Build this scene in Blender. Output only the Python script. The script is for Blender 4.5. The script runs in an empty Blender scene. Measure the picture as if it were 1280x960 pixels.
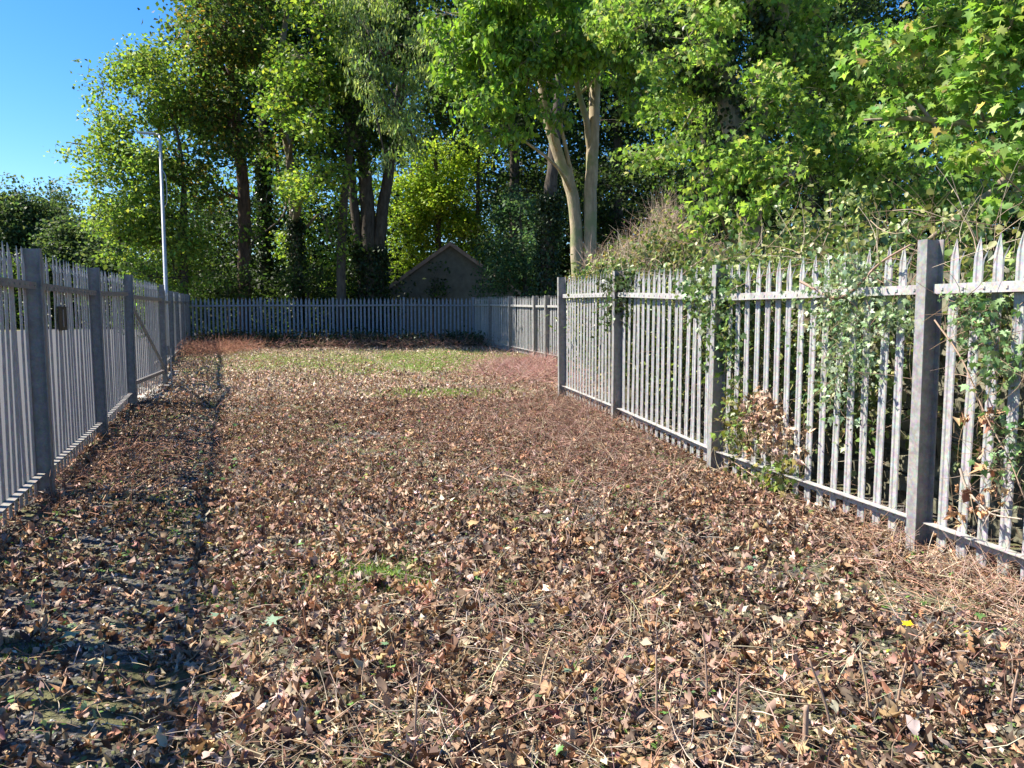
import bpy, bmesh, math, random
import numpy as np
from mathutils import Vector
R = math.radians
rng = np.random.default_rng(7)
random.seed(7)
S = bpy.context.scene
COL = S.collection

# ------------------------------------------------------------------ camera, sky, sun, exposure
CAMH, PITCH, F = 1.55, R(5.1), 961.0
cam_d = bpy.data.cameras.new('camera'); cam = bpy.data.objects.new('camera', cam_d); COL.objects.link(cam)
cam.location = (0, 0, CAMH); cam.rotation_euler = (R(90) - PITCH, 0, 0)
cam_d.sensor_width = 36; cam_d.lens = 36 * F / 1280; cam_d.clip_end = 3000; cam_d.clip_start = 0.05
S.camera = cam
SUN_EL = R(50); TO_SUN = Vector((-.98, .19, 0)).normalized()
w = bpy.data.worlds.new('World'); S.world = w; w.use_nodes = True
nt = w.node_tree; bg = nt.nodes['Background']
sky = nt.nodes.new('ShaderNodeTexSky'); sky.sky_type = 'NISHITA'; sky.sun_disc = False
sky.sun_elevation = SUN_EL; sky.sun_rotation = math.atan2(TO_SUN.x, TO_SUN.y)
sky.air_density = 1.0; sky.dust_density = 0.4; sky.ozone_density = 4.5
hs = nt.nodes.new('ShaderNodeHueSaturation'); hs.inputs['Saturation'].default_value = 1.35; hs.inputs['Hue'].default_value = .506
nt.links.new(sky.outputs[0], hs.inputs['Color']); nt.links.new(hs.outputs[0], bg.inputs[0]); bg.inputs[1].default_value = 0.08
sd = bpy.data.lights.new('sun', 'SUN'); sd.energy = 5.0; sd.angle = R(.53); sd.color = (1, .93, .82)
so = bpy.data.objects.new('sun', sd); COL.objects.link(so)
tos = Vector((TO_SUN.x * math.cos(SUN_EL), TO_SUN.y * math.cos(SUN_EL), math.sin(SUN_EL)))
so.rotation_euler = (-tos).to_track_quat('-Z', 'Y').to_euler()
S.view_settings.view_transform = 'Standard'; S.view_settings.look = 'None'; S.view_settings.gamma = 1
S.view_settings.exposure = 1.5

# ------------------------------------------------------------------ helpers
def ray(px, py):
    u = (px - 640) / F; v = (480 - py) / F
    c, s = math.cos(PITCH), math.sin(PITCH)
    return np.array([u, c + v * s, -s + v * c])
def P(px, py, D):
    d = ray(px, py); return np.array([0, 0, CAMH]) + d * (D / d[1])
def on_plane(px, py, a, b):
    """where the view ray meets the vertical plane through plan points a, b"""
    d = ray(px, py); n = np.array([b[1] - a[1], -(b[0] - a[0]), 0.]); p = np.array([a[0], a[1], 0.])
    t = np.dot(p - np.array([0, 0, CAMH]), n) / np.dot(d, n); return np.array([0, 0, CAMH]) + d * t
def smooth(t): t = np.clip(t, 0, 1); return t * t * (3 - 2 * t)
def segdist(x, y, a, b):
    ax, ay = a; bx, by = b; dx, dy = bx - ax, by - ay
    t = np.clip(((x - ax) * dx + (y - ay) * dy) / (dx * dx + dy * dy), 0, 1)
    return np.hypot(x - ax - t * dx, y - ay - t * dy)
def wob(x, y, k=1., s=0.):
    return (np.sin(x * 1.7 * k + 1.3 + s) * np.sin(y * 1.3 * k + .7 + 2 * s) + np.sin(x * 3.1 * k + y * 2.3 * k + s) * .5
            + np.sin(x * 5.3 * k - y * 4.1 * k + 2 + s) * .3) / 1.8
TRACK = [(-5.1, 25.8), (-3.4, 20.8), (-1.3, 15.9), (.6, 13.4)]
SHADOW_BAND = [(-8.6, 22.5), (-6.8, 17.6), (-5.0, 12.9), (-3.75, 9.2), (-2.52, 5.8), (-1.85, 4.0), (-1.3, 2.4)]  # follows the left top rail's shadow, also shaped as a shallow groove
def track_d(x, y, pl): return np.min([segdist(x, y, pl[i], pl[i + 1]) for i in range(len(pl) - 1)], axis=0)
def gz(x, y):
    x = np.asarray(x, float); y = np.asarray(y, float)
    z = .0165 * np.clip(y - 7, 0, 24) * smooth((y - 6) / 5)
    z = z + .018 * wob(x, y) + .012 * wob(x, y * 1.6, 3.1, 1) + .010 * wob(x * .8, y * 1.5, 6.3, 4) * (y < 20)
    z = z - .085 * np.exp(-(track_d(x, y, TRACK) / .17) ** 2) - .022 * np.exp(-(track_d(x, y, SHADOW_BAND) / .16) ** 2)
    # soft bank of debris along the right-hand fence
    z = z + .07 * np.exp(-((x - (3.84 - .243 * y)) / .55) ** 2) * smooth((y - 7) / 3)
    z = z + .10 * np.exp(-((x - 4.0 + .07 * y) / 1.2) ** 2) * smooth((y - 3) / 4) * 0
    return z

class G:
    def __init__(s): s.v = []; s.loops = []; s.sizes = []; s.c = []; s.n = 0
    def add(s, v, f, col=(.5, .5, .5)):
        v = np.asarray(v, np.float32).reshape(-1, 3)
        if isinstance(f, list) and len(f) and not np.isscalar(f[0]) and len({len(q) for q in f}) > 1:
            for q in f:
                s.loops.append(np.asarray(q) + s.n); s.sizes.append(np.array([len(q)]))
            m = len(f)
        else:
            f = np.asarray(f); m, k = f.shape
            s.loops.append((f + s.n).ravel()); s.sizes.append(np.full(m, k))
        col = np.asarray(col, np.float32)
        s.c.append(np.broadcast_to(col, (m, 3)) if col.ndim == 1 else col)
        s.v.append(v); s.n += len(v)
    def build(s, name, mat, parent=None, shade=False):
        v = np.concatenate(s.v); lo = np.concatenate(s.loops).astype(np.int32); sz = np.concatenate(s.sizes).astype(np.int32)
        if parent is not None: v = v - np.array(parent.location, np.float32)
        me = bpy.data.meshes.new(name)
        me.vertices.add(len(v)); me.vertices.foreach_set('co', v.astype(np.float32).ravel())
        me.loops.add(len(lo)); me.loops.foreach_set('vertex_index', lo)
        me.polygons.add(len(sz)); st = np.zeros(len(sz), np.int32); st[1:] = np.cumsum(sz)[:-1]
        me.polygons.foreach_set('loop_start', st)
        a = me.attributes.new('tint', 'FLOAT_COLOR', 'FACE')
        c = np.ones((len(sz), 4), np.float32); c[:, :3] = np.concatenate(s.c); a.data.foreach_set('color', c.ravel())
        me.update(calc_edges=True)
        sm = shade or mat.name in ('foliage', 'ivy_leaf', 'dry_leaf', 'grass_blade', 'twig')
        me.polygons.foreach_set('use_smooth', np.full(len(sz), sm, bool))
        me.materials.append(mat)
        o = bpy.data.objects.new(name, me); COL.objects.link(o)
        if parent is not None: o.parent = parent
        return o
def thing(name, label, cat, loc, group=None, rz=0):
    o = bpy.data.objects.new(name, None); COL.objects.link(o); o.location = [float(q) for q in loc]; o.rotation_euler.z = rz
    o.empty_display_size = .2
    return tag(o, label, cat, group)
def tag(o, label=None, cat=None, group=None, kind=None):
    if label: o['label'] = label
    if cat: o['category'] = cat
    if group: o['group'] = group
    if kind: o['kind'] = kind
    return o

def box(g, x0, x1, y0, y1, z0, z1, col=(.5, .5, .5), M=None):
    v = np.array([[x, y, z] for z in (z0, z1) for y in (y0, y1) for x in (x0, x1)], float)
    if M is not None: v = M(v)
    g.add(v, np.array([[0, 2, 3, 1], [4, 5, 7, 6], [0, 1, 5, 4], [2, 6, 7, 3], [0, 4, 6, 2], [1, 3, 7, 5]]), col)
def tube(g, pts, rad, sides=8, col=(.5, .5, .5), rough=0.):
    pts = np.asarray(pts, float); n = len(pts); rad = np.broadcast_to(np.asarray(rad, float), (n,))
    T = np.gradient(pts, axis=0); T /= np.linalg.norm(T, axis=1)[:, None] + 1e-9
    up = np.array([0, 0, 1.]) if abs(T[0, 2]) < .9 else np.array([1., 0, 0])
    V = []
    ang = np.arange(sides) * 2 * math.pi / sides
    u = np.cross(T[0], up); u /= np.linalg.norm(u)
    for i in range(n):
        u = u - T[i] * np.dot(u, T[i]); u /= np.linalg.norm(u) + 1e-9
        q = np.cross(T[i], u)
        rr = rad[i] * (1 + rough * rng.normal(size=sides))
        V.append(pts[i] + (np.cos(ang) * rr)[:, None] * u + (np.sin(ang) * rr)[:, None] * q)
    f = []
    for i in range(n - 1):
        a = np.arange(sides) + i * sides; b = np.roll(np.arange(sides), -1) + i * sides
        f.append(np.stack([a, b, b + sides, a + sides], 1))
    V = np.concatenate(V + [pts[-1:] + T[-1] * rad[-1] * .5]); g.add(V, np.concatenate(f), col)
    t0 = (n - 1) * sides
    # cap
    g.loops.append(np.stack([np.arange(sides) + t0, np.roll(np.arange(sides), -1) + t0, np.full(sides, n * sides)], 1).ravel() + g.n - len(V))
    g.sizes.append(np.full(sides, 3)); g.c.append(np.broadcast_to(np.asarray(col, np.float32), (sides, 3)))
def spline(pts, k=6):
    pts = np.asarray(pts, float); out = []
    Q = np.vstack([2 * pts[0] - pts[1], pts, 2 * pts[-1] - pts[-2]])
    for i in range(1, len(Q) - 2):
        for t in np.arange(k) / k:
            a, b, c, d = Q[i - 1], Q[i], Q[i + 1], Q[i + 2]
            out.append(.5 * (2 * b + (c - a) * t + (2 * a - 5 * b + 4 * c - d) * t * t + (3 * b - a - 3 * c + d) * t ** 3))
    out.append(pts[-1]); return np.array(out)
def twigs(g, p0, d, L, r, bend=.3, seg=3, cols=None, sag=0.):
    N = len(p0); p0 = np.asarray(p0, float); d = np.asarray(d, float); d /= np.linalg.norm(d, axis=1)[:, None] + 1e-9
    L = np.broadcast_to(np.asarray(L, float), (N,)); r = np.broadcast_to(np.asarray(r, float), (N,))
    b = rng.normal(size=(N, 3)); b -= d * np.sum(b * d, 1)[:, None]; b /= np.linalg.norm(b, axis=1)[:, None]
    q = np.cross(d, b); V = []
    for i in range(seg + 1):
        t = i / seg
        c = p0 + d * (L * t)[:, None] + b * (bend * L * (t * t))[:, None] - np.array([0, 0, 1.]) * (sag * L * t * t)[:, None]
        for k in range(3):
            a = k * 2.094; V.append(c + (b * math.cos(a) + q * math.sin(a)) * (r * (1 - .6 * t))[:, None])
    V = np.stack(V, 1); m = V.shape[1]
    f = []
    for i in range(seg):
        for k in range(3):
            f.append([i * 3 + k, i * 3 + (k + 1) % 3, i * 3 + 3 + (k + 1) % 3, i * 3 + 3 + k])
    f = np.array(f)[None] + (np.arange(N) * m)[:, None, None]
    c = np.repeat(cols, len(f[0]), 0) if cols is not None else (.3, .2, .15)
    g.add(V.reshape(-1, 3), f.reshape(-1, 4), c)

# leaf templates: (verts, tri/quad faces), tip along +Y, normal +Z
def lobed(radii, curl=0., fold=0., tw=0., base=True):
    n = len(radii); v = [[0, .12, 0]]
    for i, r in enumerate(radii):
        a = -math.pi / 2 + (i + .5) * 2 * math.pi / n
        v.append([r * math.cos(a), .12 + r * math.sin(a), 0])
    v = np.array(v); 
    v[:, 2] = curl * (v[:, 0] ** 2 + .6 * v[:, 1] ** 2) + fold * abs(v[:, 0]) + tw * v[:, 0] * v[:, 1]
    f = np.array([[0, i + 1, (i + 1) % n + 1] for i in range(n)])
    v[:, 1] += .3
    return v, f
SYC = [.25, .42, .36, .62, .38, .78, .38, .62, .36, .42, .25][:11]
T_SYC = [lobed([.22, .45, .30, .62, .33, .60, .40, .80, .40, .60, .33, .62, .30, .45][:14], 0, .15),
         lobed([.22, .45, .30, .62, .33, .60, .40, .80, .40, .60, .33, .62, .30, .45], -.5, .1, .3)]
def rot_sym(rad): return rad
def symlobe(sc):   # symmetric about +Y using angle placement
    ang = [-90, -62, -40, -18, 5, 22, 45, 62, 90, 118, 135, 158, 175, 198, 220, 242]
    rr = [.12, .38, .26, .50, .34, .66, .36, .40, .80, .40, .36, .66, .34, .50, .26, .38]
    v = [[0, 0, 0]] + [[r * sc * math.cos(R(a)), r * sc * math.sin(R(a)), 0] for a, r in zip(ang, rr)]
    return np.array(v), np.array([[0, i + 1, (i + 1) % 16 + 1] for i in range(16)])
def bent(t, curl, fold, tw):
    v, f = t; v = v.copy(); v[:, 2] = curl * (v[:, 0] ** 2 + .7 * v[:, 1] ** 2) + fold * abs(v[:, 0]) + tw * v[:, 0] * v[:, 1]
    v[:, 1] += .1; return v, f
SYC = symlobe(.85)
T_SYC = [bent(SYC, -.25, .12, .2), bent(SYC, .1, .2, -.3), bent(SYC, -.5, -.05, .4)]
T_DRY = [bent(SYC, c, f, t) for c, f, t in [(1.3, .2, .5), (-1.2, -.2, -.9), (.9, .6, 1.2), (1.8, -.3, -.4), (-.6, .9, .8), (.5, .2, -1.6), (2.2, .3, .8)]]
def oval(w, fold=.2, curl=-.2):
    v = np.array([[0, 0, 0], [w * .8, .28, 0], [w, .55, 0], [w * .5, .85, 0], [0, 1.1, 0], [-w * .5, .85, 0], [-w, .55, 0], [-w * .8, .28, 0], [0, .55, 0]], float)
    v[:, 2] = fold * abs(v[:, 0]) + curl * v[:, 1] ** 2
    return v, np.array([[8, i, (i + 1) % 8] for i in range(8)])
T_OVAL = [oval(.3), oval(.36, .3, .1), oval(.27, .1, -.4)]
T_DRYOV = [oval(.35, .8, .9), oval(.4, -.7, -.8), oval(.3, 1.2, .5)]
def crumple(t, a, zz):
    v, f = t; v = v.copy(); v[1:, :2] *= rng.uniform(1 - a, 1 + a * .5, (len(v) - 1, 1)); v[:, 2] = v[:, 2] * .6 + rng.normal(0, zz, len(v)); return v, f
T_DRY = [crumple(T_DRY[k % 7], .6, .17) for k in range(24)]
T_DRY = [(v * np.array([rng.uniform(.5, 1), 1.1, 1]), f) for v, f in T_DRY]
T_DRYOV = [crumple(T_DRYOV[k % 3], .4, .12) for k in range(9)]
T_ASH = [oval(.17), oval(.2, .2, -.4)]
q4 = np.array([[0, 0, 0], [.36, .5, .08], [0, 1.0, -.06], [-.36, .5, .08]])
q6 = np.array([[0, 0, 0], [.38, .3, .06], [.3, .75, .05], [0, 1.05, -.1], [-.3, .75, .05], [-.38, .3, .06]])
T_Q4 = [(q4, np.array([[0, 1, 2, 3]]))]
T_Q6 = [(q6, np.array([[0, 1, 2, 3], [0, 3, 4, 5]]))]
def leaves(g, pos, size, tmpl, cols, tilt=.6, droop=-.35, spin=None):
    """scatter leaves: yaw free, pitched by droop +- tilt"""
    N = len(pos)
    if N == 0: return
    which = rng.integers(len(tmpl), size=N)
    yaw = rng.uniform(0, 2 * math.pi, N) if spin is None else spin
    pit = rng.normal(droop, tilt, N); rol = rng.normal(0, tilt, N)
    cy, sy, cp, sp, cr, sr = np.cos(yaw), np.sin(yaw), np.cos(pit), np.sin(pit), np.cos(rol), np.sin(rol)
    size = np.broadcast_to(size, (N,)); cols = np.broadcast_to(cols, (N, 3))
    for k, (tv, tf) in enumerate(tmpl):
        m = which == k; n = int(m.sum())
        if not n: continue
        v = tv[None] * size[m][:, None, None]
        x, y, z = v[..., 0], v[..., 1], v[..., 2]
        c_, s_ = cr[m][:, None], sr[m][:, None]; x, z = x * c_ + z * s_, -x * s_ + z * c_
        c_, s_ = cp[m][:, None], sp[m][:, None]; y, z = y * c_ - z * s_, y * s_ + z * c_
        c_, s_ = cy[m][:, None], sy[m][:, None]; x, y = x * c_ - y * s_, x * s_ + y * c_
        V = np.stack([x, y, z], -1) + np.asarray(pos)[m][:, None, :]
        f = tf[None] + (np.arange(n) * len(tv))[:, None, None]
        g.add(V.reshape(-1, 3), f.reshape(-1, tf.shape[1]), np.repeat(cols[m], len(tf), 0))
def palette(N, cols, wts=None, jit=.15):
    cols = np.array(cols, float); wts = None if wts is None else np.array(wts) / np.sum(wts)
    c = cols[rng.choice(len(cols), N, p=wts)]
    return np.clip(c * (1 + rng.normal(0, jit, (N, 1))) * (1 + rng.normal(0, jit * .35, (N, 3))), .005, .95)

# ------------------------------------------------------------------ materials
def mat(name):
    m = bpy.data.materials.new(name); m.use_nodes = True; t = m.node_tree; b = t.nodes['Principled BSDF']; return m, t, b
def noise(t, scale, detail=4, rough=.6, coord='Object', vec=None):
    n = t.nodes.new('ShaderNodeTexNoise'); n.inputs['Scale'].default_value = scale; n.inputs['Detail'].default_value = detail; n.inputs['Roughness'].default_value = rough
    if vec is None:
        tc = t.nodes.new('ShaderNodeTexCoord'); vec = tc.outputs[coord]
    t.links.new(vec, n.inputs['Vector']); return n
def ramp(t, src, stops):
    r = t.nodes.new('ShaderNodeValToRGB'); e = r.color_ramp.elements
    while len(e) < len(stops): e.new(.5)
    for q, (p, c) in zip(e, stops): q.position = p; q.color = (*c, 1) if len(c) == 3 else c
    t.links.new(src, r.inputs[0]); return r
def bump(t, b, src, strength, dist=.02):
    n = t.nodes.new('ShaderNodeBump'); n.inputs['Strength'].default_value = strength; n.inputs['Distance'].default_value = dist
    t.links.new(src, n.inputs['Height']); t.links.new(n.outputs[0], b.inputs['Normal']); return n
def leafmat(name, trans=.4, rough=.5, spec=.4, tcol=(1.15, 1.18, .68)):
    m, t, b = mat(name); L = t.links
    a = t.nodes.new('ShaderNodeAttribute'); a.attribute_name = 'tint'
    L.new(a.outputs['Color'], b.inputs['Base Color']); b.inputs['Roughness'].default_value = rough; b.inputs['Specular IOR Level'].default_value = spec
    if trans > 0:
        tr = t.nodes.new('ShaderNodeBsdfTranslucent'); mu = t.nodes.new('ShaderNodeMix'); mu.data_type = 'RGBA'; mu.blend_type = 'MULTIPLY'
        mu.inputs['Factor'].default_value = 1; L.new(a.outputs['Color'], mu.inputs['A']); mu.inputs['B'].default_value = (*tcol, 1)
        L.new(mu.outputs['Result'], tr.inputs['Color'])
        mx = t.nodes.new('ShaderNodeMixShader'); mx.inputs[0].default_value = trans
        L.new(b.outputs[0], mx.inputs[1]); L.new(tr.outputs[0], mx.inputs[2]); L.new(mx.outputs[0], t.nodes['Material Output'].inputs['Surface'])
    return m
M_LEAF = leafmat('foliage', .5, .55, .25)
M_IVY = leafmat('ivy_leaf', .25, .42, .35)
M_DRY = leafmat('dry_leaf', .12, .7, .25, (1.2, 1, .8))
M_TWIG = leafmat('twig', 0, .8, .2)
M_GRASS = leafmat('grass_blade', .35, .6, .2)
def barkmat(name, c1, c2, sc=9, moss=None):
    m, t, b = mat(name); L = t.links
    tc = t.nodes.new('ShaderNodeTexCoord'); mp = t.nodes.new('ShaderNodeMapping'); mp.inputs['Scale'].default_value = (1, 1, .25)
    L.new(tc.outputs['Object'], mp.inputs[0]); n = noise(t, sc, 6, .7, vec=mp.outputs[0])
    r = ramp(t, n.outputs[0], [(.3, c1), (.68, c2)])
    if moss:
        n2 = noise(t, 2.2, 4, .6); r2 = ramp(t, n2.outputs[0], [(.48, (0, 0, 0)), (.6, (1, 1, 1))])
        mx = t.nodes.new('ShaderNodeMix'); mx.data_type = 'RGBA'; L.new(r2.outputs[0], mx.inputs['Factor']); L.new(r.outputs[0], mx.inputs['A']); mx.inputs['B'].default_value = (*moss, 1)
        L.new(mx.outputs['Result'], b.inputs['Base Color'])
    else: L.new(r.outputs[0], b.inputs['Base Color'])
    b.inputs['Roughness'].default_value = .9; b.inputs['Specular IOR Level'].default_value = .15
    bump(t, b, n.outputs[0], .9, .03); return m
M_BARKPALE = barkmat('pale_bark', (.20, .16, .10), (.46, .38, .26), 7, (.24, .25, .13))
M_BARKDARK = barkmat('dark_bark', (.035, .028, .022), (.12, .10, .08), 10)
M_BARKRED = barkmat('red_bark', (.05, .035, .027), (.15, .10, .075), 10)
M_BARKSYC = barkmat('sycamore_bark', (.14, .11, .08), (.34, .28, .2), 8, (.16, .17, .08))
def steelmat(name, c1, c2, rust=0., metal=.35, rough=.45):
    m, t, b = mat(name); L = t.links
    tc = t.nodes.new('ShaderNodeTexCoord'); oi = t.nodes.new('ShaderNodeObjectInfo')
    va = t.nodes.new('ShaderNodeVectorMath'); va.operation = 'MULTIPLY_ADD'; L.new(oi.outputs['Random'], va.inputs[0]); va.inputs[1].default_value = (37, 53, 71); L.new(tc.outputs['Object'], va.inputs[2])
    st = t.nodes.new('ShaderNodeMapping'); st.inputs['Scale'].default_value = (1, 1, .22); L.new(va.outputs[0], st.inputs[0])
    n = noise(t, 14, 5, .7, vec=va.outputs[0]); v = t.nodes.new('ShaderNodeTexVoronoi'); v.inputs['Scale'].default_value = 60
    L.new(va.outputs[0], v.inputs['Vector'])
    r = ramp(t, n.outputs[0], [(.3, c1), (.7, c2)])
    mx = t.nodes.new('ShaderNodeMix'); mx.data_type = 'RGBA'; mx.blend_type = 'MULTIPLY'; mx.inputs['Factor'].default_value = .25
    L.new(r.outputs[0], mx.inputs['A']); L.new(v.outputs['Color'], mx.inputs['B'])
    out = mx.outputs['Result']
    if rust:
        n2 = noise(t, 7, 7, .75, vec=st.outputs[0]); r2 = ramp(t, n2.outputs[0], [(.62 - rust * .08, (0, 0, 0)), (.74, (.8, .8, .8))])
        m2 = t.nodes.new('ShaderNodeMix'); m2.data_type = 'RGBA'; L.new(r2.outputs[0], m2.inputs['Factor']); L.new(out, m2.inputs['A']); m2.inputs['B'].default_value = (.13, .105, .075, 1)
        out = m2.outputs['Result']
    L.new(out, b.inputs['Base Color']); b.inputs['Metallic'].default_value = metal
    r3 = ramp(t, n.outputs[0], [(.3, (rough - .1,) * 3), (.7, (rough + .15,) * 3)]); L.new(r3.outputs[0], b.inputs['Roughness'])
    bump(t, b, n.outputs[0], .15, .004); return m
M_PALE = steelmat('galvanised_steel', (.26, .26, .255), (.44, .435, .42), .8, .0, .5)
M_POST = steelmat('weathered_steel', (.19, .185, .175), (.34, .33, .315), .9, .05, .55)
M_RAIL = steelmat('rail_steel', (.32, .31, .29), (.50, .49, .46), .6, .08, .5)
M_PALEB = steelmat('shaded_steel', (.17, .19, .23), (.30, .33, .38), .7, .08, .5)  # bluish darker copy of the pale steel, back fence shade in the colour
M_POSTB = steelmat('shaded_post_steel', (.16, .18, .21), (.27, .29, .33), .7, .08, .5)  # back fence posts and rails, shade put into the steel colour
M_POSTL = steelmat('grimy_shaded_steel', (.13, .13, .12), (.26, .26, .25), 1.0, .05, .6)  # left posts: real grime plus shade of the unlit side in the colour
M_RAILL = steelmat('grimy_shaded_rail', (.16, .14, .12), (.30, .28, .25), .9, .05, .6)  # left rails: brown grime, with their unlit side's shade mixed into the colour
M_LAMP = steelmat('lamp_steel', (.42, .44, .46), (.52, .54, .56), 0, .3, .45)

# ground
def groundmat():
    m, t, b = mat('ground'); L = t.links
    n1 = noise(t, 55, 6, .75); r1 = ramp(t, n1.outputs[0], [(.30, (.03, .027, .026)), (.50, (.10, .092, .088)), (.68, (.30, .285, .27))])
    n2 = noise(t, 1.1, 6, .7); r2 = ramp(t, n2.outputs[0], [(.47, (0, 0, 0)), (.56, (1, 1, 1))])
    n3 = noise(t, 24, 5, .7); moss = ramp(t, n3.outputs[0], [(.3, (.06, .065, .028)), (.55, (.16, .155, .075)), (.75, (.33, .28, .17))])
    tc = t.nodes.new('ShaderNodeTexCoord'); sx = t.nodes.new('ShaderNodeSeparateXYZ'); L.new(tc.outputs['Object'], sx.inputs[0])
    mr = t.nodes.new('ShaderNodeMapRange'); mr.inputs['From Min'].default_value = 10; mr.inputs['From Max'].default_value = 19; mr.inputs['To Min'].default_value = 0; mr.inputs['To Max'].default_value = .85
    L.new(sx.outputs['Y'], mr.inputs['Value'])
    mxf = t.nodes.new('ShaderNodeMath'); mxf.operation = 'MAXIMUM'; L.new(mr.outputs[0], mxf.inputs[0]); L.new(r2.outputs[0], mxf.inputs[1])
    mx = t.nodes.new('ShaderNodeMix'); mx.data_type = 'RGBA'; L.new(mxf.outputs[0], mx.inputs['Factor']); L.new(r1.outputs[0], mx.inputs['A']); L.new(moss.outputs[0], mx.inputs['B'])
    # left top rail's shadow tinted into the ground colour, parallel to the fence
    def mth(op, a_, b_=None):
        q = t.nodes.new('ShaderNodeMath'); q.operation = op
        for i_, v_ in enumerate((a_, b_)):
            if v_ is None: continue
            if isinstance(v_, (int, float)): q.inputs[i_].default_value = v_
            else: L.new(v_, q.inputs[i_])
        return q.outputs[0]
    dist = mth('ABSOLUTE', mth('ADD', mth('ADD', sx.outputs['X'], .40), mth('MULTIPLY', sx.outputs['Y'], .365)))
    nn_ = noise(t, 3, 4, .6); dist = mth('ADD', dist, mth('MULTIPLY', mth('SUBTRACT', nn_.outputs[0], .5), .25))
    rs = ramp(t, dist, [(.06, (.75, .74, .76)), (.17, (1, 1, 1))])
    mu = t.nodes.new('ShaderNodeMix'); mu.data_type = 'RGBA'; mu.blend_type = 'MULTIPLY'; mu.inputs['Factor'].default_value = 1
    L.new(mx.outputs['Result'], mu.inputs['A']); L.new(rs.outputs[0], mu.inputs['B'])
    L.new(mu.outputs['Result'], b.inputs['Base Color']); b.inputs['Roughness'].default_value = .95; b.inputs['Specular IOR Level'].default_value = .15
    bump(t, b, n1.outputs[0], .9, .02); return m
M_GROUND = groundmat()
def simple(name, c1, c2, sc=6, rough=.85, bs=.4, spec=.3):
    m, t, b = mat(name); n = noise(t, sc, 6, .7); r = ramp(t, n.outputs[0], [(.3, c1), (.7, c2)])
    t.links.new(r.outputs[0], b.inputs['Base Color']); b.inputs['Roughness'].default_value = rough; b.inputs['Specular IOR Level'].default_value = spec
    bump(t, b, n.outputs[0], bs, .01); return m
M_STONE = simple('mossy_stone', (.045, .045, .03), (.24, .23, .16), 7, .9, 1.0)
M_CONC = simple('old_concrete', (.22, .2, .17), (.42, .4, .36), 9, .9, .4)
M_RENDER = simple('brown_render', (.125, .105, .08), (.21, .18, .14), 3, .9, .3)
M_TILE = simple('rusty_roof', (.24, .13, .09), (.42, .28, .21), 4, .85, .5)
M_WHITE = simple('white_paint', (.6, .58, .54), (.8, .79, .76), 8, .6, .1)
M_PLATE = simple('dark_plate', (.02, .018, .014), (.06, .05, .035), 12, .6, .2)
M_GLASS = simple('lamp_lens', (.55, .57, .6), (.7, .72, .74), 5, .25, .02, .5)

# ------------------------------------------------------------------ ground sheet
def axis(lo, hi, fine, coarse_lo, coarse_hi):
    a = list(np.arange(lo, hi + 1e-6, fine)); s = fine; p = lo
    left = []
    while p > coarse_lo: s *= 1.45; p -= s; left.append(p)
    s = fine; p = hi; right = []
    while p < coarse_hi: s *= 1.45; p += s; right.append(p)
    return np.array(left[::-1] + a + right)
xs = axis(-14, 6, .11, -900, 900); ys = axis(-1, 34, .11, -300, 1600)
X, Y = np.meshgrid(xs, ys); Z = gz(X, Y)
nx, ny = len(xs), len(ys)
i = np.arange(nx * ny).reshape(ny, nx)
f = np.stack([i[:-1, :-1], i[:-1, 1:], i[1:, 1:], i[1:, :-1]], -1).reshape(-1, 4)
g = G(); g.add(np.stack([X, Y, Z], -1).reshape(-1, 3), f); tag(g.build('ground', M_GROUND, shade=True), kind='structure')

# road beyond the left fence
g = G(); n = 60; L0 = np.array([-1.62, 0.]); dv = np.array([-.343, .939]); nv = np.array([-.939, -.343])
ss = np.linspace(-25, 130, n); vv = []
for q in ss:
    for off in (.16, 4., 8., 13.):
        p = L0 + dv * q + nv * off; vv.append([*p, float(gz(*p)) + .05])
ff = [[k * 4 + j, k * 4 + j + 1, k * 4 + j + 5, k * 4 + j + 4] for k in range(n - 1) for j in range(3)]
g.add(vv, np.array(ff)); M_ROAD = simple('asphalt', (.035, .035, .037), (.075, .075, .078), 40, .9, .5); tag(g.build('road', M_ROAD), kind='structure')
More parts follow.
